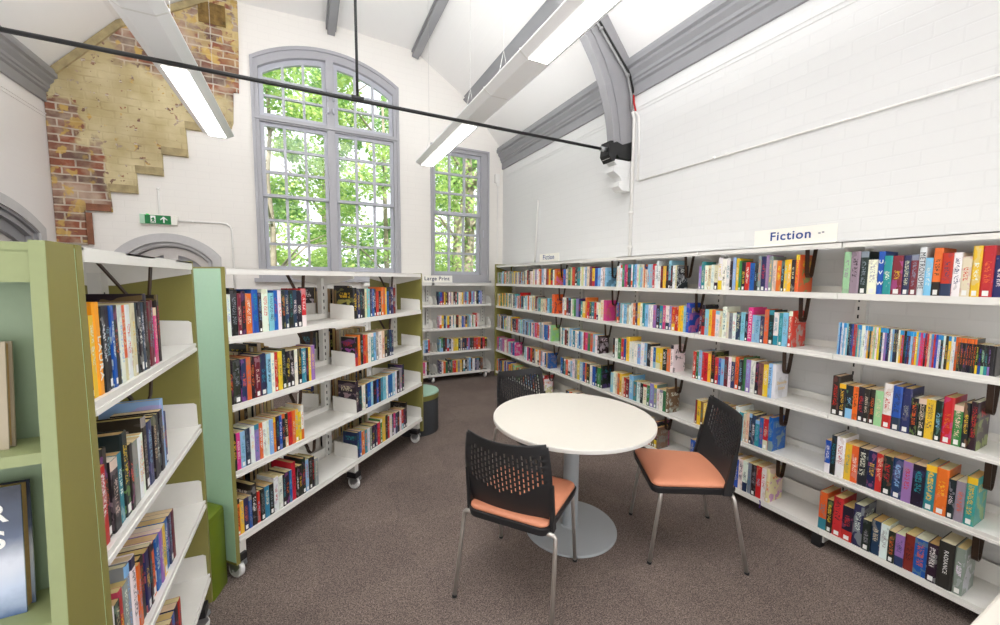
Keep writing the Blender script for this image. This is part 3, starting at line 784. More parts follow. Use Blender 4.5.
def castor(parent, u, v):
    w = MB()
    k = len(w.v)
    w.lathe([(.012, -.016), (.039, -.017), (.047, -.010), (.047, .010), (.039, .017), (.012, .016)], n=24)
    w.xf(Matrix.Translation((u, v, .047)) @ Matrix.Rotation(PI / 2, 4, 'Y'))
    o = MB()
    for s in (-1, 1):
        o.prism([(v - .018, .042), (v + .018, .042), (v + .03, .095), (v - .045, .095), (v - .05, .075)], u + s * .019, u + s * .023, 'x')
    o.box(u - .028, u + .028, v - .04, v + .04, .088, .096)
    c = MB().tube([(u - .03, v, .047), (u + .03, v, .047)], .006, 8).box(u - .03, u + .03, v - .04, v + .04, .096, .135, 1).build('castor', [M['steel'], M['black']], parent)
    w.build('wheel', M['castor_white'], c, smooth_angle=40)
    o.build('fork', M['steel'], c)
    return c
def canopy_mb(u0, u1, z, v0, v1, lip=.042):
    b = MB().box(u0, u1, v0, v1, z - .006, z)
    b.box(u0, u1, v0, v0 + .005, z - lip, z)
    b.box(u0, u1, v0, v0 + .018, z - lip - .003, z - lip)
    return b

# right wall run: six bays of single sided shelving
uw = empty('wall_bookcase', 'long white single-sided bookcase lining the whole right wall', 'bookcase', (2.72, 5.66, 0), -PI / 2)
UNITS['W'] = uw
NB = 7
bw = [.03 + .9 * i for i in range(NB + 1)]
bw[-1] = bw[-2] + .9
MB().box(-.002, .027, -.012, .315, .03, 1.845).build('end_panel', [M['olive']], uw, bevel=.002)
for i in range(NB):
    a, b = bw[i] + .0015, bw[i + 1] - .0015
    for z in Z_W:
        shelf_mb(a, b, z, .285).build('shelf', M['white_metal'], uw)
    c = canopy_mb(a, b, 1.828, 0, .30, .03)
    c.prism([(.0, 1.822), (.26, 1.822), (.26, 1.74), (.2, 1.745), (.0, 1.80)], a, a + .003, 'x')
    c.build('canopy', M['white_metal'], uw)
for i in range(NB + 1):
    u = min(max(bw[i], .06), bw[-1] - .02)
    post_mb(u, .285, .318, .03, 1.80).build('upright', [M['upright'], M['slot']], uw)
    if i: 
        f = MB().box(u - .018, u + .018, .02, .30, .03, .075, 0).box(u - .035, u + .012, .0, .055, 0, .085, 1)
        f.build('foot', [M['white_metal'], M['black']], uw)
for u, k in ((2.745, 3), (3.645, 3), (3.645, 4), (.935, 3)):
    upstand(u, Z_W[k], .25, .085).build('shelf_end', M['white_metal'], uw)
for k, z in enumerate(Z_W[3:]):
    pass
MB().box(bw[0], bw[-1], .27, .275, .13, .22).build('back_rail', M['white_metal'], uw)

# double sided mobile bookcases
def double_unit(key, label, loc, rz, bounds, ztop, panels, group=None):
    r = empty('mobile_bookcase', label, 'bookcase', loc, rz)
    UNITS[key] = r
    DEP = .58
    L_ = bounds[-1]
    for a, b in panels:
        o = MB().box(a, b, -.002, DEP + .002, .095, ztop + .004, 0)
        outer_left = a < .1
        k = len(o.v)
        o.box((a - .0015) if outer_left else (b), a if outer_left else (b + .0015), .0, DEP, .11, ztop - .004, 1)
        o.build('end_panel', [M['olive'], M['mint']], r)
    for i in range(len(bounds) - 1):
        a, b = bounds[i] + .0015, bounds[i + 1] - .0015
        for z in (Z_A if key == 'A' else Z_D):
            for side in (0, 1):
                m = shelf_mb(a, b, z, .27, back=(z > .3))
                if side: m.xf(Matrix.Translation((a + b, DEP, 0)) @ Matrix.Rotation(PI, 4, 'Z'))
                o = m.build('shelf', M['white_metal'], r)
                for uu in (a, b - .003):
                    q = upstand(uu, z, .25)
                    if side: q.xf(Matrix.Translation((2 * uu + .003, DEP, 0)) @ Matrix.Rotation(PI, 4, 'Z'))
                    q.build('shelf_end', M['white_metal'], o)
        c = canopy_mb(a, b, ztop, -.004, DEP + .004, .029)
        c.box(a, b, DEP - .001, DEP + .004, ztop - .029, ztop)
        for s_ in (a, b - .003):
            c.prism([(.0, ztop - .006), (DEP, ztop - .006), (DEP, ztop - .05), (DEP / 2 + .04, ztop - .10), (DEP / 2 - .04, ztop - .10), (.0, ztop - .05)], s_, s_ + .003, 'x')
        c.build('canopy', M['white_metal'], r)
        MB().box(a, b, DEP / 2 - .003, DEP / 2 + .003, .20, .30).build('back_rail', M['white_metal'], r)
    for i, u in enumerate(bounds):
        uu = u + (.03 if i == 0 else -.03 if i == len(bounds) - 1 else 0)
        post_mb(uu, DEP / 2 - .02, DEP / 2 + .02, .12, ztop - .05, .06).build('upright', [M['upright'], M['slot']], r)
        MB().box(uu - .02, uu + .02, .02, DEP - .02, .12, .19).build('base_bracket', M['white_metal'], r)
        uc = u + (.012 if i == 0 else -.06 if i == len(bounds) - 1 else 0)
        for v in (.045, DEP - .045): castor(r, uc, v)
    return r
double_unit('A', 'white double-sided mobile bookcase with olive ends, nearest on the left', (-.449, 1.165, 0), PI / 2, [.027, .934], 1.668, [(0, .025), (.935, .958)])
double_unit('B', 'two-bay white mobile bookcase set diagonally in mid room, facing the table', (-.382, 2.325, 0), PI / 4, [.022, .968, 1.914], 1.652, [(0, .020), (1.916, 1.938)])

# shallow display unit fixed across the near end of the left bookcase (shelves face the camera side)
du = empty('display_unit', 'shallow green face-out display unit at the left picture edge', 'display shelf', (-.449, 1.063, 0), PI)
# local +x points left (-X), local +y points towards -Y
Wd = .62
FR = lambda z: (1.672 - z) * .0515                       # the front leans out towards the foot
for x in (0, Wd):
    MB().prism([(-.10, .1), (FR(.1), .1), (0, 1.672), (-.10, 1.672)], x, x + .024, 'x').build('side_panel', [M['olive']], du)
    MB().hexa([(x + .0005, FR(.1), .1), (x + .0235, FR(.1), .1), (x + .0235, FR(.1) + .0015, .1), (x + .0005, FR(.1) + .0015, .1),
               (x + .0005, 0, 1.672), (x + .0235, 0, 1.672), (x + .0235, .0015, 1.672), (x + .0005, .0015, 1.672)]).build('edge_strip', M['sage'], du)
MB().box(.024, Wd, -.10, -.088, .1, 1.672).build('back_board', M['sage_back'], du)
MB().box(.024, Wd, -.088, -.003, 1.592, 1.668).box(.024, Wd, -.003, -.0005, 1.592, 1.649).box(.024, Wd, -.003, -.0005, 1.653, 1.668).build('fascia', M['sage'], du)
for z in (1.263, .922, .58, .24):
    MB().box(.024, Wd, -.088, FR(z) - .001, z - .022, z).build('shelf', [M['sage']], du)

# large print bookcase under the narrow window
ul = empty('low_bookcase', 'white low bookcase under the narrow window in the far corner', 'bookcase', (.72, 5.70, 0), 0)
UNITS['L'] = ul
lb = [0.0, .975, 1.95]
for i in range(2):
    a, b = lb[i] + .0015, lb[i + 1] - .0015
    for z in Z_L:
        o = shelf_mb(a, b, z, .27).build('shelf', M['white_metal'], ul)
        for uu in (a + .055, b - .003):
            upstand(uu, z, .25, .13, chamfer=True).build('shelf_end', M['white_metal'], o)
    canopy_mb(a - .02, b + .02, 1.545, -.015, .30, .04).build('canopy', M['white_metal'], ul)
    MB().box(a + .05, b - .05, .292, .296, .10, 1.50).build('back_panel', M['backpanel'], ul)
for u in lb:
    uu = min(max(u, .03), 1.92)
    post_mb(uu, .27, .31, .1, 1.5, .07).build('upright', [M['upright'], M['slot']], ul)
    MB().box(uu - .02, uu + .02, .02, .30, .07, .13).build('base_bracket', M['white_metal'], ul)
    castor(ul, min(max(u, .07), 1.86), .05); castor(ul, min(max(u, .07), 1.86), .24)

# signs standing on the shelving
def sign(label, s, w, h, loc, rz, size, m, dots=False):
    r = empty('shelf_sign', label, 'sign', loc, rz)
    MB().box(-w / 2, w / 2, 0, .004, .006, h).build('card', M['sign'], r)
    MB().box(-w / 2, w / 2, -.012, .016, 0, .008).build('holder', M['white_metal'], r)
    text_obj('lettering', s, size, m, r, (-w * .03, -.001, h * .56), (PI / 2, 0, 0), bold=size * .015)
    if dots:
        MB().box(w * .30, w * .30 + .012, -.001, 0, h * .52, h * .6).box(w * .30 + .018, w * .30 + .030, -.001, 0, h * .55, h * .63).build('small_mark', M['grey_dark'], r)
    return r
sign('large cream Fiction sign on the wall bookcase above the right chair', 'Fiction', .465, .114, (2.75, 1.402, 1.828), -PI / 2, .077, M['signblue'], True)
sign('small Fiction sign far along the top of the wall bookcase', 'Fiction', .44, .105, (2.75, 4.16, 1.828), -PI / 2, .084, M['signblue'])
sign('Large Print sign standing on the low corner bookcase', 'Large Print', .46, .11, (1.772, 5.70, 1.546), 0, .078, M['signdark'])

# hanging straps that hold the rows of books upright
def strap(unit, u, ztop, label, h=.175, v=.07, dv=.10):
    R_ = UNITS[unit]
    m = R_.matrix_basis
    b = MB()
    w = .022; t = .005
    n = 8
    path = [(v, 0.0)]
    path += [(v + .012, -h + .03)]
    for i in range(n + 1):
        a = PI + PI * i / n
        path.append((v + .04 + .026 * math.cos(a), -h + .026 + .026 * math.sin(a)))
    path += [(v + .068, -h + .03), (v + dv, 0.0)]
    for i in range(len(path) - 1):
        (v0, z0), (v1, z1) = path[i], path[i + 1]
        dx, dz = v1 - v0, z1 - z0; L_ = math.hypot(dx, dz) or 1
        nx, nz = -dz / L_ * t / 2, dx / L_ * t / 2
        b.hexa([(-w / 2, v0 - nx, z0 - nz), (w / 2, v0 - nx, z0 - nz), (w / 2, v0 + nx, z0 + nz), (-w / 2, v0 + nx, z0 + nz),
                (-w / 2, v1 - nx, z1 - nz), (w / 2, v1 - nx, z1 - nz), (w / 2, v1 + nx, z1 + nz), (-w / 2, v1 + nx, z1 + nz)])
    c, s2 = math.cos(R_.rotation_euler[2]), math.sin(R_.rotation_euler[2])
    o = b.build('book_support', M['wood_strap'], None, (R_.location[0] + u * c, R_.location[1] + u * s2, ztop), R_.rotation_euler[2])
    return tag(o, label, 'book support', 'hanging book supports')

# ------------------------------------------------------------------ table
t = empty('round_table', 'round white cafe table on a grey disc base between the chairs', 'table', (1.485, 1.947, 0))
MB().lathe([(.494, .714), (.502, .718), (.502, .7385), (.5005, .74)], n=96).build('tabletop', M['tabletop'], t, smooth_angle=30)
MB().lathe([(.5022, .7165), (.5034, .719), (.5034, .736), (.5022, .738)], n=96).build('edge_band', M['tableedge'], t, smooth_angle=30)
MB().lathe([(.049, .012), (.049, .70), (.12, .702), (.12, .714)], n=40).build('column', M['silver'], t, smooth_angle=30)
MB().lathe([(.2955, 0), (.2955, .006), (.291, .011), (.06, .013), (.052, .02)], n=80).build('base', M['silver'], t, smooth_angle=30)

st = empty('side_table', 'white table corner at the bottom right picture edge', 'table', (1.85, -.16, 0))
MB().box(-.6, .6, -.44, .447, .715, .74).build('tabletop', M['tabletop'], st, bevel=.008)
for sx in (-1, 1):
    for sy in (-1, 1): MB().tube([(sx * .52, sy * .38, 0), (sx * .52, sy * .38, .715)], .02, 12).build('leg', M['silver'], st)

# ------------------------------------------------------------------ chairs
def rrect(w0, w1, y0, y1, r, n=6):
    """rounded trapezoid, w0 half width at y0, w1 at y1"""
    out = []
    for (cx, cy, a0) in ((w1 - r, y1 - r, 0), (-w1 + r, y1 - r, 90), (-w0 + r, y0 + r, 180), (w0 - r, y0 + r, 270)):
        for i in range(n + 1):
            a = math.radians(a0 + 90 * i / n); out.append((cx + r * math.cos(a), cy + r * math.sin(a)))
    return out
def loft(mb, loops, mi=0, smooth=True):
    n = len(loops[0]); b = len(mb.v)
    for l in loops: mb.v += [tuple(p) for p in l]
    for i in range(len(loops) - 1):
        for k in range(n):
            k2 = (k + 1) % n
            mb.f.append((b + i * n + k, b + i * n + k2, b + (i + 1) * n + k2, b + (i + 1) * n + k)); mb.m.append(mi); mb.sm.append(smooth)
    mb.f.append(tuple(b + k for k in reversed(range(n)))); mb.m.append(mi); mb.sm.append(smooth)
    mb.f.append(tuple(b + (len(loops) - 1) * n + k for k in range(n))); mb.m.append(mi); mb.sm.append(smooth)
def back_pt(s, t):
    w = .203 + .024 * math.sin(PI * min(1, t * .85 + .08))
    y = -.146 - .062 * t - .010 * math.sin(PI * t) - .045 * (1 - s * s) * (.55 + .45 * t)
    z = .478 + .372 * t + .018 * s * s * t
    return (s * w, y, z)
def make_chair(label, loc, rz):
    c = empty('stacking_chair', label, 'chair', loc, rz, group='chairs round the table')
    out = rrect(.212, .236, -.205, .256, .045)
    sc2 = lambda k, z: [(x * k, .01 + (y - .01) * k, z) for x, y in out]
    m = MB(); loft(m, [sc2(.90, 0.4120), sc2(.99, 0.4190), sc2(1.015, 0.4440), sc2(1.015, 0.4540), sc2(.99, 0.4570)])
    m.build('seat_shell', M['black'], c, smooth_angle=35)
    m = MB()
    loft(m, [sc2(.965, 0.4560), sc2(.985, 0.4620), sc2(.98, 0.4710), sc2(.955, 0.4780), sc2(.86, 0.4820), sc2(.6, 0.4850), sc2(.2, 0.4865)])
    m.build('cushion', M['orange'], c, smooth_angle=60)
    # perforated back: quads laid on a grid, staggered slots left out
    nc, rows = 18, 52
    xs = [-1.0, -.965]
    a, b = -.86, .86
    pw = (b - a) / nc
    for i in range(nc): xs += [a + pw * (i + .34), a + pw * (i + .66)]
    xs += [.965, 1.0]
    m = MB(); idx = {}
    def vid(i, k):
        if (i, k) not in idx:
            s_, t_ = xs[i], k / rows
            idx[(i, k)] = len(m.v); m.v.append(back_pt(s_, t_))
        return idx[(i, k)]
    for i in range(len(xs) - 1):
        slot = (i >= 2) and ((i - 2) % 2 == 0) and i < len(xs) - 3
        col = (i - 2) // 2
        for k in range(rows):
            s_, t_ = (xs[i] + xs[i + 1]) / 2, (k + .5) / rows
            lo = .28 + .18 * s_ * s_ + .05 * s_
            hi = .91 - .03 * (1 - s_ * s_)
            kk = (k + (2 if col % 2 else 0)) % 4
            k0 = k - kk
            inside = lo < (k0 + .5) / rows and (k0 + 3.5) / rows < hi
            if slot and inside and kk < 3: continue
            if abs(s_) > .965 and (t_ > .97 or t_ < .03): continue
            m.f.append((vid(i, k), vid(i + 1, k), vid(i + 1, k + 1), vid(i, k + 1))); m.m.append(0); m.sm.append(True)
    bo = m.build('backrest', M['black'], c, fix=True)
    sd = bo.modifiers.new('thickness', 'SOLIDIFY'); sd.thickness = .005; sd.offset = 0
    for s in (-1, 1):
        m = MB()
        P0 = [(s * .212, -.121, .424), (s * .230, -.121, .424), (s * .230, -.168, .424), (s * .212, -.168, .424)]
        P1 = [(s * .212, -.138, .50), (s * .229, -.138, .50), (s * .229, -.174, .50), (s * .212, -.174, .50)]
        P2 = [(s * .216, -.168, .66), (s * .229, -.168, .66), (s * .229, -.190, .66), (s * .216, -.190, .66)]
        for A, B in ((P0, P1), (P1, P2)): m.hexa(A + B)
        m.build('back_upright', M['black'], c)
        for fx, fy, tx, ty in ((s * .233, .256, s * .224, .205), (s * .255, -.257, s * .243, -.175)):
            d = Vector((tx - fx, ty - fy, .405)); 
            p = [Vector((fx, fy, 0)), Vector((fx, fy, 0)) + d * .9]
            top = Vector((tx, ty, .405))
            for i in range(1, 6):
                a_ = PI / 2 * i / 5
                p.append(top + Vector((-s * .026 * (1 - math.cos(a_)), 0, .0 + .018 * math.sin(a_))))
            p.append(Vector((tx - s * .09, ty, .424)))
            l = MB().tube(p, .0105, 10).build('leg', M['chrome'], c)
            MB().tube([(fx, fy, 0), (fx + d.x * .03, fy + d.y * .03, .013)], .013, 10).build('foot_cap', M['black'], l)
    return c
make_chair('black perforated-back chair with salmon seat, nearest, seen from behind', (.975, 1.70, 0), -math.radians(51.5))
make_chair('black chair right of the table turned sideways, its salmon seat fully visible', (2.03, 1.536, 0), math.radians(57.5))
make_chair('black chair on the far side of the table, mostly hidden', (1.56, 2.54, 0), math.radians(182))

# ------------------------------------------------------------------ poufs
g = empty('pouf', 'lime green block pouf wedged between the two mobile bookcases', 'pouf', (-.66, 2.315, 0))
rr = [(.190, -.08), (.196, -.076), (.230, .040), (.227, .047), (-.03, .298), (-.13, .298), (-.14, .288), (-.14, -.075), (-.135, -.08)]
m = MB(); loft(m, [[(x * k, y * k, z) for x, y in rr] for k, z in ((1, 0), (1, .408), (.985, .422), (.94, .428))])
m.build('body', M['lime'], g, smooth_angle=40)
MB().prism([(x * 1.004, y * 1.004) for x, y in rr], .395, .398, 'z').build('seam', M['lime'], g)
g = empty('pouf', 'round charcoal pouf with mint top behind the diagonal bookcase end', 'pouf', (1.005, 3.995, 0))
MB().lathe([(.215, 0), (.22, .01), (.22, .36)], n=48).build('body', M['charcoal'], g, smooth_angle=40)
MB().lathe([(.221, .36), (.226, .365), (.226, .42), (.215, .432), (.1, .438), (.01, .439)], n=48).build('seat_pad', [M['mintseat']], g, smooth_angle=40)
MB().lathe([(.2262, .362), (.2275, .366), (.2275, .41), (.2262, .414)], n=48).build('pad_border', M['olive_in'], g, smooth_angle=40)

# ------------------------------------------------------------------ books
CH = dict(w=(238, 236, 230), c=(226, 210, 178), k=(34, 33, 36), n=(38, 50, 88), b=(30, 88, 172), l=(138, 190, 222), r=(200, 40, 40), d=(116, 32, 40),
          o=(228, 106, 40), y=(238, 196, 44), g=(56, 126, 70), e=(160, 214, 160), t=(44, 140, 152), p=(214, 56, 128), v=(150, 122, 182), s=(142, 144, 150), m=(122, 88, 64))
CH['a'] = (248, 164, 24)
CN = dict(a='amber', w='white', c='cream', k='black', n='navy', b='blue', l='pale blue', r='red', d='dark red', o='orange', y='yellow', g='green', e='pale green', t='teal', p='pink', v='lilac', s='grey', m='brown')
ACC = ['w', 'w', 'y', 'o', 'r', 'c', 'l', 'k', 'n', 't', 's']
def jit(c, a=12):
    return lin(tuple(min(255, max(0, x + random.uniform(-a, a))) / 255 for x in c))
class Col:
    """collects books; every face carries two colours"""
    def __init__(s): s.v, s.f, s.c1, s.c2, s.uv, s.m = [], [], [], [], [], []
    def add(s, pts, uvs, c1, c2, mi):
        b = len(s.v); s.v += pts; n = len(pts)
        s.f.append(tuple(range(b, b + n))); s.uv += uvs; s.c1 += [c1] * n; s.c2 += [c2] * n; s.m.append(mi)
    def build(s, name, mats, parent=None, mtx=None):
        me = D.meshes.new(name)
        me.from_pydata(s.v, [], s.f)
        for q in mats: me.materials.append(q)
        me.polygons.foreach_set('material_index', s.m)
        uvl = me.uv_layers.new(name='UVMap'); uvl.data.foreach_set('uv', [x for q in s.uv for x in q])
        for nm, d in (('col', s.c1), ('col2', s.c2)):
            a = me.attributes.new(nm, 'FLOAT_COLOR', 'CORNER'); a.data.foreach_set('color', [x for q in d for x in q])
        me.update()
        o = D.objects.new(name, me); COL.objects.link(o)
        if parent: o.parent = parent
        if mtx is not None: o.matrix_basis = mtx
        return o
def book_faces(bk, T):
    """cover, pages, label face lists for one book (T maps local points)"""
    w, dp, h, hard = bk['w'], bk['d'], bk['h'], bk['hard']
    b = .0022 if hard else .0008
    b = min(b, w * .2)
    s0 = .004 if hard else .0015
    ins = .0035 if hard else .0004
    c1 = bk['c1'] + (bk['a1'],); c2 = bk['c2'] + (bk['a2'],)
    cov, pag, lab = [], [], []
    O = [(0, dp), (0, s0), (w * .16, 0), (w * .84, 0), (w, s0), (w, dp)]
    I = [(b, dp), (b, s0 + b), (w * .2, b + .0006), (w * .8, b + .0006), (w - b, s0 + b), (w - b, dp)]
    U = [(4.98, 4.02), (0, .16), (.16, .84), (.84, 1), (2.02, 2.98)]
    Z = [0, h]
    for i in range(5):
        (x0, y0), (x1, y1) = O[i], O[i + 1]
        ua, ub = U[i]
        cov.append(([T(x0, y0, 0), T(x1, y1, 0), T(x1, y1, h), T(x0, y0, h)], [(ua, 0), (ub, 0), (ub, 1), (ua, 1)], c1, c2))
        (p0, q0), (p1, q1) = I[i], I[i + 1]
        flat = [(2.01, .95)] * 4
        cov.append(([T(p1, q1, 0), T(p0, q0, 0), T(p0, q0, h), T(p1, q1, h)], flat, c1, c2))
        cov.append(([T(x0, y0, h), T(x1, y1, h), T(p1, q1, h), T(p0, q0, h)], flat, c1, c2))
        cov.append(([T(p0, q0, 0), T(p1, q1, 0), T(x1, y1, 0), T(x0, y0, 0)], flat, c1, c2))
    for i in (0, 5):
        (x0, y0), (p0, q0) = O[i], I[i]
        q = [T(x0, y0, 0), T(x0, y0, h), T(p0, q0, h), T(p0, q0, 0)]
        cov.append((q if i == 0 else list(reversed(q)), [(2.01, .95)] * 4, c1, c2))
    pc = bk['pc'] + (1,)
    x0, x1, y0, y1, z0, z1 = b, w - b, s0 + b, dp - ins, ins, h - ins
    P = [T(x0, y0, z0), T(x1, y0, z0), T(x1, y1, z0), T(x0, y1, z0), T(x0, y0, z1), T(x1, y0, z1), T(x1, y1, z1), T(x0, y1, z1)]
    for q in ((4, 5, 6, 7), (0, 3, 2, 1), (2, 3, 7, 6), (0, 1, 5, 4), (1, 2, 6, 5), (3, 0, 4, 7)):
        pag.append(([P[i] for i in q], [(0, 0)] * 4, pc, pc))
    if bk['label']:
        lz = .008; lh = min(.024, w * .8)
        lab.append(([T(w * .25, -.0007, lz), T(w * .75, -.0007, lz), T(w * .75, -.0007, lz + lh), T(w * .25, -.0007, lz + lh)], [(0, 0)] * 4, (1, 1, 1, 1), (1, 1, 1, 1)))
    return cov, pag, lab
ROWS = [
('W',0,0.034,0.905,'sgslocssyscdd',0.180),
('W',0,0.933,1.693,'wdkcwcwvwcolwdrykwo',0.200),
('W',0,1.839,2.585,'bcgerktwcwlcdyblwcl',0.200),
('W',0,2.729,3.447,'wWwgprknwtlwelcocllrwWwdykLkwck',0.200),
('W',0,3.630,4.316,'vtwcwcWWWkLYgkrbkSNVScokyykO',0.200),
('W',0,4.539,5.410,'ESKwBtdndWlOrwcYRndrYoRwbk',0.200),
('W',1,0.034,1.661,'cygykttygswdlwsRnwlwwllsstccoltO',0.190),
('W',1,1.830,2.600,'wwdkwegvntcOrktrwwcp',0.200),
('W',1,2.745,3.560,'bdlwlcwwonywtlwwvktpwvrryylB',0.200),
('W',1,3.650,4.299,'dKlyowcWcswnlkPllnOKwtlR',0.200),
('W',1,4.539,5.118,'lbwlwlknbrrtclwwwykycewykwvnkwlnkwyrkndloylprkrcvrbwkwkywwooooooookkkkkkk',0.175),
('W',2,0.034,1.606,'nscklyccwsnkrsllnlsewnpollbbw',0.200),
('W',2,1.801,2.508,'wtwdkwlwtwlblwrpgolwk',0.200),
('W',2,2.704,3.426,'kwgrbYwwwlwlkwbyykoW',0.200),
('W',2,3.616,4.226,'rgLrryKrbldwnOkGvwkmyLW',0.220),
('W',2,4.533,5.088,'KkkokkkeWBNkkykRgkK',0.200),
('W',3,0.034,0.662,'otvpwclbb',0.200),
('W',3,0.930,1.571,'lwpnrkswwoswbyb',0.200),
('W',3,1.813,2.570,'bktowlwsylbokwbkgK',0.200),
('W',3,2.691,3.404,'lwcoycrdLtwkwgvswwgm',0.200),
('W',3,3.654,4.230,'dymycwcoscrrcwWlcckntbrB',0.200),
('W',3,4.522,5.107,'bKWyoknrknvkTOksT',0.200),
('W',4,0.034,1.342,'onydoyegklbbw',0.200),
('W',4,1.342,1.477,'wcR',0.200),
('W',4,1.929,3.008,'kowsbwbnrtkcdwkn',0.170),
('W',4,3.046,3.316,'krwdmK',0.200),
('W',4,3.628,4.233,'bblwrnkwgwclbwwskrwC',0.210),
('W',4,4.514,5.096,'OkRkNknwkvdbkKS',0.190),
('B',0,0.028,0.543,'wKdKoBkWlbWkNkNkR',0.220),
('B',0,0.977,1.513,'KnkkclnbkrkooybkNd',0.220),
('B',1,0.028,0.593,'KKnOkdNlwryKkkwktkyv',0.220),
('B',1,0.977,1.472,'kokrowtlswckknn',0.220),
('B',2,0.028,0.487,'kplnwvowwlokbkkroyyw',0.200),
('B',2,0.977,1.636,'KkwkblkbktlwbblwksK',0.200),
('B',3,0.028,0.588,'oynbKrktkwwkkbRkkKlkks',0.200),
('B',3,0.977,1.677,'nbotwsknrgykrwkpnkwrkK',0.200),
('A',0,0.032,0.561,'wdyAkkbkwowckknkKddpK',0.200),
('A',1,0.030,0.563,'wrKktKkswwKnkkkLn',0.200),
('A',2,0.030,0.559,'nwkrsSWoknkobvybnd',0.185),
('A',3,0.030,0.570,'nkbkkcdkwbknkddbkr',0.190),
('L',0,1.070,1.787,'nbdykdwsckdtwcysblodlvwkkbv',0.200),
('L',1,1.077,1.735,'wynlynwswkkccbvkslwgwrw',0.200),
('L',2,1.076,1.879,'lgkdlnwyyyksnkrvkkrrokrk',0.200),
('L',3,1.078,1.808,'nwogkkgrrysykwkslkwnskm',0.200),
('L',2,0.783,0.922,'wllr',0.200),
('L',3,0.779,0.903,'vpwk',0.200),
]
ORD = ['', 'first', 'second', 'third', 'fourth', 'fifth', 'sixth', 'seventh', 'eighth', 'ninth', 'tenth', 'eleventh', 'twelfth', 'thirteenth', 'fourteenth', 'fifteenth', 'sixteenth', 'seventeenth', 'eighteenth', 'nineteenth', 'twentieth']
TENS = {20: 'twenty', 30: 'thirty', 40: 'forty', 50: 'fifty', 60: 'sixty', 70: 'seventy'}
def ordw(n):
    if n <= 20: return ORD[n]
    if n % 10 == 0: return TENS[n][:-1] + 'ieth'
    return TENS[n // 10 * 10] + '-' + ORD[n % 10]
SHELF = {'W': ['top', 'second', 'third', 'fourth', 'bottom'], 'A': ['top', 'second', 'third', 'bottom'], 'B': ['top', 'second', 'third', 'bottom'], 'L': ['top', 'second', 'third', 'bottom']}
ZS = {'W': Z_W, 'A': Z_A, 'B': Z_D, 'L': Z_L}
def region(unit, u):
    if unit == 'W':
        if u < 1.8: return 'far end of wall bookcase'
        if u < 2.7: return 'wall bookcase beyond the table'
        if u < 3.6: return 'wall bookcase behind the table'
        if u < 4.5: return 'wall bookcase behind right chair'
        return 'rightmost wall bay'
    if unit == 'A': return 'nearest mobile bookcase'
    if unit == 'B': return 'diagonal bookcase left bay' if u < .7 else 'diagonal bookcase right bay'
    return 'low corner bookcase' if u > .95 else 'low corner bookcase left end'
CAM_R = Matrix([[0.8961592, -0.4436847, 0.0065226], [-0.031944, -0.0791681, -0.9963493], [0.4425814, 0.8926793, -0.0851203]])
CAM_LOC = Vector((0, 0, 1.603))
def project(p):
    q = CAM_R @ (Vector(p) - CAM_LOC)
    if q.z < .05: return None
    return (500 + 387.338 * q.x / q.z, 312.5 + 387.338 * q.y / q.z)
BOOKS = []
PLAIN = {('W', 0, 9): 4.54, ('W', 0, 4): 4.54, ('W', 1, 14): 3.65, ('W', 4, 13): 4.51, ('A', 0, 3): .032, ('W', 2, 22): 3.62}   # spines with real lettering
def add_row(unit, k, u0, u1, seq, hh, back=False):
    r = UNITS[unit]
    z = ZS[unit][k] - .0035
    seq = list(seq)
    sp = (u1 - u0) / len(seq)
    slim = len(seq) > 60
    if sp > .0445 and unit != 'B':                # thick stretches hold more volumes than can be told apart
        rep = max(2, round(sp / .026)); out = []
        for i, c in enumerate(seq):
            for j in range(rep): out.append(c if j == 0 or random.random() < .35 else random.choice([q for q in seq if q.islower()] or seq).lower())
        seq = out
    ws = [random.uniform(.7, 1.35) * (1.1 if c.isupper() else 1) for c in seq]
    if slim: ws = [random.uniform(.8, 1.25) for c in seq]
    tot = sum(ws); ws = [x * (u1 - u0) / tot for x in ws]
    u = u0
    reg = region(unit, (u0 + u1) / 2 if unit != 'L' else u0)
    cur = hh
    dcur = random.uniform(.118, .13)
    for i, c in enumerate(seq):
        lc = c.lower(); hard = c.isupper()
        if random.random() < .3: cur = hh + random.uniform(-.018, .02)
        h = (random.uniform(.228, .242) if hard else cur + random.uniform(-.003, .003))
        h = min(h, .305 if k == 0 and unit == 'W' else .31)
        dp = random.uniform(.148, .165) if hard else dcur + random.uniform(-.004, .01)
        if slim: h = hh + .012 - .03 * i / len(seq); dp = .112
        acc = random.choice([q for q in ACC if q != lc and not (lc in 'kn' and q in 'kn') and not (lc in 'wc' and q in 'wc')])
        bk = dict(unit=unit, k=k, u=u, z=z, w=ws[i] * (.985 if ws[i] > .012 else .96), d=dp, h=h, hard=hard or (random.random() < .18 and not slim and lc in 'knds'), c1=jit(CH[lc]), c2=jit(CH[acc]),
                  a1=random.random(), a2=random.random(), pc=jit(random.choice([(222, 196, 140), (232, 212, 168), (236, 226, 200), (214, 180, 118)]), 8),
                  label=random.random() < (.6 if lc in 'kndm' else .3) * (not slim), i=i, n=len(seq), ch=lc, back=back, reg=reg, rowu=u0, slim=slim, off=random.uniform(0, .006))
        if slim:
            bk['a2'] = random.choice([.05, .05, .5, .6]); bk['c2'] = jit((52, 150, 214)) if bk['a2'] < .2 else jit(CH[acc])
            if i >= 59 and i < 66: bk.update(c1=jit(CH['k']), c2=jit(CH['o'], 5), a2=.05, ch='k')
            if i >= 66: bk.update(c1=jit(CH['k'], 4), c2=jit(CH['ybetvkk'[i - 66]], 5), a2=.95, ch='k', h=h - .02)
        if (unit, k, i) in PLAIN and abs(u0 - PLAIN[(unit, k, i)]) < .05 and not back: bk['c2'] = bk['c1']; bk['label'] = False; bk['a1'] = .5
        BOOKS.append(bk); u += ws[i]
for q in ROWS: add_row(*q)
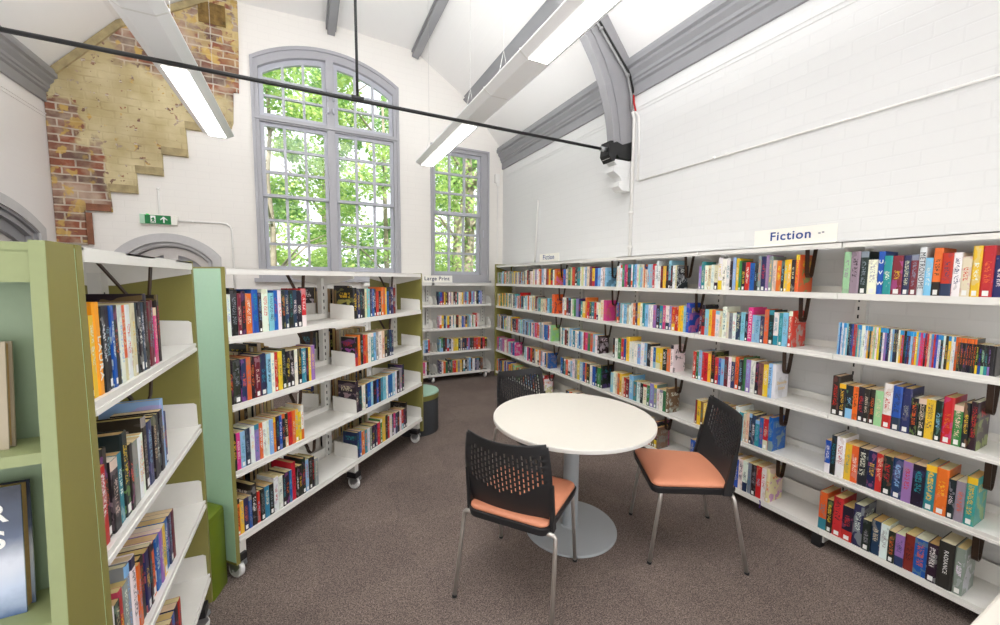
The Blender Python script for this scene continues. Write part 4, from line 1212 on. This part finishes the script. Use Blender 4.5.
# far side of the two mobile bookcases: fore-edges towards us
for unit, spans in (('A', [(.05, .70)]), ('B', [(.04, .70), (1.0, 1.66)])):
    for k in range(4):
        for a, b in spans:
            n = int((b - a) / .029)
            add_row(unit, k, a, b - random.uniform(0, .1), ''.join(random.choice('kknnkdsrbwKKmco') for _ in range(n)), .20, True)
def book_mtx(bk):
    r = UNITS[bk['unit']]
    base = Matrix.Translation(r.location) @ Matrix.Rotation(r.rotation_euler[2], 4, 'Z')
    if bk['back']:
        return base @ Matrix.Translation((bk['u'] + bk['w'], .58 - .012 - bk['off'], bk['z'])) @ Matrix.Rotation(PI, 4, 'Z')
    return base @ Matrix.Translation((bk['u'], .012 + bk['off'], bk['z']))
for bk in BOOKS:
    m = bk['mtx'] = book_mtx(bk)
    P = [project(m @ Vector(p)) for p in ((0, 0, 0), (bk['w'], 0, 0), (bk['w'], 0, bk['h']), (0, 0, bk['h']))]
    bk['area'] = 0
    if all(P):
        a = abs(sum(P[i][0] * P[(i + 1) % 4][1] - P[(i + 1) % 4][0] * P[i][1] for i in range(4))) / 2
        cx = sum(p[0] for p in P) / 4; cy = sum(p[1] for p in P) / 4
        if 4 < cx < 996 and cy < 622: bk['area'] = a * (.01 if bk['back'] else 1)
        if bk['unit'] == 'W' and bk['k'] == 4 and 1.3 < bk['u'] < 3.25: bk['area'] *= .05   # behind the table
rank = sorted(BOOKS, key=lambda q: -q['area'])
single = set(id(q) for q in rank[:300])
rest = Col()
special = {}
for bk in BOOKS:
    if id(bk) not in single:
        m = bk['mtx']
        T = lambda x, y, z: tuple(m @ Vector((x, y, z)))
        cov, pag, lab = book_faces(bk, T)
        for q in cov: rest.add(q[0], q[1], q[2], q[3], 0)
        for q in pag: rest.add(q[0], q[1], q[2], q[3], 1)
        for q in lab: rest.add(q[0], q[1], q[2], q[3], 2)
        continue
    cov, pag, lab = book_faces(bk, lambda x, y, z: (x, y, z))
    a = Col()
    for q in cov: a.add(q[0], q[1], q[2], q[3], 0)
    o = a.build('book', [M['book']], None, bk['mtx'])
    size = 'slim ' if bk['w'] < .0165 else 'thick ' if bk['w'] > .036 else ''
    if bk['h'] > .226: size = 'tall ' + size
    lb_ = '%s%s book, %s from left on %s shelf, %s' % (size, CN[bk['ch']], ordw(bk['i'] + 1), SHELF[bk['unit']][bk['k']], bk['reg'])
    tag(o, lb_, 'book', 'books on the %s shelf, %s' % (SHELF[bk['unit']][bk['k']], bk['reg']))
    p = Col()
    for q in pag: p.add(q[0], q[1], q[2], q[3], 0)
    p.build('pages', [M['pages']], o)
    if lab:
        p = Col()
        for q in lab: p.add(q[0], q[1], q[2], q[3], 0)
        p.build('spine_label', [M['paper']], o)
    special[(bk['unit'], bk['k'], round(bk['rowu'], 2), bk['i'])] = (o, bk)
o = rest.build('book_collection', [M['book'], M['pages'], M['paper']])
tag(o, 'the remaining smaller books on the farther shelves of all the bookcases', 'books', kind='stuff')

# lettering on the few spines and covers that can be read
def spine_text(key, s, size, z, m, squash=1.0):
    for kk, (o, bk) in special.items():
        if kk[0] == key[0] and kk[1] == key[1] and kk[3] == key[3] and abs(kk[2] - key[2]) < .03:
            rot = Matrix(((0, 1, 0), (0, 0, -1), (-1, 0, 0))).to_euler()
            text_obj('title', s, size, m, o, (bk['w'] / 2, -.0012, bk['h'] * z), rot, .0004, squash=squash)
            return
M['ink_dark'] = mat('dark_print', rgb(40, 48, 60), .5)
M['ink_white'] = mat('white_print', rgb(244, 244, 240), .5)
M['ink_gold'] = mat('gold_print', rgb(226, 190, 110), .4)
spine_text(('W', 0, 4.54, 9), 'METRONOME', .026, .52, M['ink_dark'], 1.05)
for kk, (o, bk) in special.items():
    if kk[0] == 'W' and kk[1] == 0 and abs(kk[2] - 4.54) < .03 and kk[3] == 4:
        for q, ch in enumerate('UVW'):
            text_obj('title', ch, .026, M['ink_white'], o, (bk['w'] / 2, -.0012, bk['h'] * (.76 - .25 * q)), (PI / 2, 0, 0), .0004, bold=.0006)
spine_text(('W', 1, 3.65, 14), 'GREAT CIRCLE', .024, .5, M['ink_white'], 1.1)
spine_text(('W', 4, 4.51, 13), 'RADIANCE', .02, .58, M['ink_white'], 1.1)
spine_text(('A', 0, .03, 3), 'LAURA', .022, .4, M['ink_white'], 1.5)
def cover_text(key, lines, m):
    for kk, (o, bk) in special.items():
        if kk[0] == key[0] and kk[1] == key[1] and kk[3] == key[3] and abs(kk[2] - key[2]) < .03:
            for s, size, z in lines:
                text_obj('title', s, size, m, o, (bk['w'] + .0006, bk['d'] * .5, bk['h'] * z), Matrix(((0, 0, 1), (1, 0, 0), (0, 1, 0))).to_euler(), .0004)
            return
cover_text(('W', 2, 3.62, 22), [('Danielle', .03, .45), ('Steel', .034, .29)], M['ink_gold'])

# straps along the wall bookcase and in the mobile units
nth = ['top', 'second', 'third', 'fourth', 'bottom']
regs = {5.1: 'in the rightmost wall bay', 4.3: 'behind the right chair', 3.5: 'behind the table', 2.7: 'beyond the table', 1.8: 'far along the wall bookcase', .9: 'near the far end of the wall bookcase'}
for k, us in enumerate([[4.316, 3.447, 2.585, 1.693], [4.299, 3.560, 2.600, 1.661], [5.088, 4.226, 3.426, 2.508, 1.606], [5.107, 4.230, 3.404, 2.570, 1.571, .662], [5.096, 4.233, 3.316, 1.477]]):
    zt = 1.822 if k == 0 else Z_W[k - 1] - .008
    for u in us:
        key = min(regs, key=lambda q: abs(q - u))
        strap('W', u + .0125, zt, 'dark hanging book strap over the %s shelf %s' % (nth[k], regs[key]), .195 if k == 0 else .185)
for unit, us in (('A', [(0, .66), (1, .605)]), ('B', [(0, .558), (0, 1.53), (1, .61), (1, 1.49), (2, .505), (3, .604)])):
    for k, u in us:
        zt = (1.662 if unit == 'A' else 1.646) if k == 0 else (Z_A if unit == 'A' else Z_D)[k - 1] - .008
        where = 'nearest mobile bookcase' if unit == 'A' else ('left bay of the diagonal bookcase' if u < .7 else 'right bay of the diagonal bookcase')
        strap(unit, u + .0125, zt, 'dark hanging book strap over the %s shelf, %s' % (nth[k] if k < 3 else 'bottom', where), .16, .06, .15)

# face-out books in the green display unit
def flat_book(label, x1, w, y, thick, z, h, m_cover, tilt, letters=()):
    """stands with its front cover towards -Y; x1 = right edge"""
    r = empty('book', label, 'book', (x1 - w / 2, y, z), 0, 'face-out books in the display unit')
    r.rotation_euler = (-tilt, 0, 0)
    b = MB().box(-w / 2, w / 2, 0, .003, 0, h).box(-w / 2, w / 2, thick - .003, thick, 0, h).box(-w / 2, -w / 2 + .003, .003, thick - .003, 0, h)
    b.build('cover', m_cover, r)
    MB().box(-w / 2 + .004, w / 2 - .005, .0032, thick - .0032, .004, h - .004).build('pages', M['tanpages'], r)
    for s, size, x, zz in letters:
        text_obj('title', s, size, M['ink_white'], r, (x, -.0006, zz), (PI / 2, 0, 0), .0004, bold=.001)
    return r
M['tanpages'] = mat('tan_page_edges', rgb(196, 164, 108), .85, noise=.15, scale=120)
def grad_cover():
    m, nt, N, L, p = nodes('night_sky_cover')
    tc = N.new('ShaderNodeTexCoord'); sp = N.new('ShaderNodeSeparateXYZ'); L.new(tc.outputs['Object'], sp.inputs[0])
    n = N.new('ShaderNodeTexNoise'); n.inputs['Scale'].default_value = 14; n.inputs['Detail'].default_value = 5
    L.new(tc.outputs['Object'], n.inputs['Vector'])
    a = N.new('ShaderNodeMath'); a.operation = 'MULTIPLY_ADD'; a.inputs[1].default_value = .08; L.new(n.outputs['Fac'], a.inputs[0]); L.new(sp.outputs[2], a.inputs[2])
    cr = N.new('ShaderNodeValToRGB'); e = cr.color_ramp.elements
    e[0].position = .04; e[0].color = rgb(84, 108, 150); e[1].position = .30; e[1].color = rgb(44, 50, 66)
    for ps, c in ((.09, rgb(190, 204, 226)), (.14, rgb(214, 220, 232)), (.20, rgb(96, 108, 132))):
        q = e.new(ps); q.color = c
    L.new(a.outputs[0], cr.inputs[0]); L.new(cr.outputs[0], p.inputs['Base Color']); p.inputs['Roughness'].default_value = .25
    return m
M['night'] = grad_cover()
M['beige'] = mat('beige_cover', rgb(176, 164, 142), .5, noise=.08, scale=5)
flat_book('large dark hardback standing face-out with big white capitals, green display unit', -.533, .19, 1.082, .031, .9225, .262, [M['night']], math.radians(4), (('R', .05, .060, .209), ('S', .05, .060, .156)))
flat_book('beige book standing face-out on the upper display unit shelf', -.537, .16, 1.088, .022, 1.2635, .212, [M['beige']], math.radians(5))
tag(MB().tube([(0, 0, 0), (.004, -.003, -.02), (-.006, -.004, -.05)], .004, 6).build('ribbon_marker', M['ribbon'], None, (2.714, 5.66 - 4.19, .113)), 'purple ribbon end hanging over the bottom shelf lip behind the right chair', 'ribbon')

# ------------------------------------------------------------------ outside
tag(MB().box(-14, 16, YB + .5, 30, -.6, -.5).build('ground', M['grass']), kind='structure')
def tree(label, x, y, h, rad, n, leaf, trunk_r, seed, z0=1.0, lean=0.0, size=.13):
    R = random.Random(seed)
    r = empty('tree', label, 'tree', (x, y, -.5), 0, 'trees outside the windows')
    pts = [(lean * i / 6 + R.uniform(-.06, .06), R.uniform(-.06, .06), h * .9 * i / 6) for i in range(7)]
    mb = MB().tube(pts, [trunk_r * (1 - .11 * i) for i in range(7)], 10)
    for i in range(7):
        a = R.uniform(0, 2 * PI); b = pts[R.randint(2, 5)]
        mb.tube([b, (b[0] + math.cos(a) * rad * .4, b[1] + math.sin(a) * rad * .3, b[2] + rad * .4), (b[0] + math.cos(a) * rad * .8, b[1] + math.sin(a) * rad * .7, b[2] + rad * .55)], [trunk_r * .35, trunk_r * .22, trunk_r * .08], 6)
    mb.build('trunk', M['bark'], r)
    f = MB()
    cl = [(R.uniform(-1, 1) * rad, R.uniform(-.7, .7) * rad, z0 + .5 + R.random() * (h - z0), R.uniform(.35, .75)) for _ in range(34)]
    for i in range(n):
        c = R.choice(cl)
        d = Vector((R.gauss(0, 1), R.gauss(0, 1), R.gauss(0, 1))).normalized() * (c[3] * R.random() ** .4)
        p = Vector(c[:3]) + Vector((d.x, d.y, d.z * .7))
        s = size * R.uniform(.5, 1.1)
        a = Vector((R.gauss(0, 1), R.gauss(0, .6), R.gauss(0, .6))).normalized(); b = a.orthogonal().normalized()
        b = (b * math.cos(c[0]) + a.cross(b) * math.sin(c[0] + i))
        if b.length < .1: continue
        b = b.normalized()
        f.face([p - a * s * .5, p + b * s * .28, p + a * s * .5, p - b * s * .28])
    f.build('foliage', leaf, r, fix=False)
tree('bright leafy tree outside, seen through the left part of the arched window', -.7, 10.5, 7.2, 1.7, 11000, M['leaf'], .09, 1)
tree('bright leafy tree outside, seen through the right part of the arched window', 1.9, 10.8, 7.4, 1.7, 11000, M['leaf'], .09, 2)
tree('darker green tree farther off, behind the centre of the arched window', .6, 13.5, 8.8, 2.4, 10000, M['leaf2'], .12, 3, .2, 0, .2)
tree('pale-trunked tree outside the narrow window, the thicker right-hand trunk', 4.15, 10.3, 7.5, 1.5, 4000, M['leaf'], .21, 4, .4, -.1)
tree('pale-trunked tree outside the narrow window, the slimmer left-hand trunk', 3.55, 10.0, 7.0, 1.3, 3000, M['leaf'], .12, 5, .4, .35)
tree('darker green tree farther off, behind the narrow window', 4.9, 13.5, 8.5, 2.2, 10000, M['leaf2'], .12, 6, .1, 0, .2)

# ------------------------------------------------------------------ light, sky, camera
w = D.worlds.new('sky'); sc.world = w; w.use_nodes = True
bg = w.node_tree.nodes['Background']
bg.inputs[0].default_value = (.93, .97, 1, 1); bg.inputs[1].default_value = 1.6
def lamp(name, kind, loc, rot, energy, size=None, color=(1, 1, 1)):
    l = D.lights.new(name, kind); l.energy = energy; l.color = color
    if kind == 'AREA':
        l.shape = 'RECTANGLE'; l.size, l.size_y = size
    o = D.objects.new(name, l); COL.objects.link(o); o.location = loc; o.rotation_euler = rot
    return o
s = lamp('sun', 'SUN', (0, -5, 12), (math.radians(40), 0, math.radians(-8)), 7.5, color=(1, .96, .88)); s.data.angle = .02
lamp('fill_light', 'AREA', (.1, YF + .1, 2.2), (math.radians(90), 0, math.radians(8)), 24, (4.2, 2.6), (.94, .97, 1))  # unseen fill lamp behind the camera, no window modelled there
lamp('fill_light', 'AREA', (-2.3, -1.2, 1.1), (0, math.radians(-90), 0), 27, (1.8, 3.4), (.96, .98, 1))  # fill lamp added on the left to brighten the wall bookcase interior
lamp('fill_light', 'AREA', (2.4, -1.6, 1.5), (math.radians(90), 0, math.radians(52)), 30, (2.0, 1.8), (.96, .98, 1))  # fill lamp added on the right for the mobile bookcase shelves
lamp('overhead_fill', 'AREA', (-.2, -1.0, 4.6), (0, 0, 0), 14, (3.0, 4.0), (1, .99, .98))  # soft fill added overhead, out of view
lamp('overhead_fill', 'AREA', (-.5, .9, 4.75), (math.radians(58), 0, math.radians(12)), 110, (3.4, 1.0), (.97, .985, 1))  # fill added above the frame, aimed at the back wall
lamp('upward_fill', 'AREA', (.1, -1.4, 1.0), (PI - math.radians(22), 0, 0), 30, (3.6, 3.0), (.97, .985, 1))  # fill lamp added behind the camera, aimed up at the ceiling

cam = D.cameras.new('camera'); co = D.objects.new('camera', cam); COL.objects.link(co)
cam.sensor_width = 36; cam.lens = 387.338 * 36 / 1000; cam.clip_start = .02
m = CAM_R
co.matrix_world = Matrix(((m[0][0], -m[1][0], -m[2][0], 0), (m[0][1], -m[1][1], -m[2][1], 0), (m[0][2], -m[1][2], -m[2][2], 1.603), (0, 0, 0, 1)))
sc.camera = co
sc.view_settings.view_transform = 'Standard'
sc.view_settings.look = 'None'
sc.view_settings.exposure = 0
sc.cycles.max_bounces = 8; sc.cycles.diffuse_bounces = 5; sc.cycles.transparent_max_bounces = 8
sc.cycles.use_denoising = True
sc.cycles.sample_clamp_indirect = 6
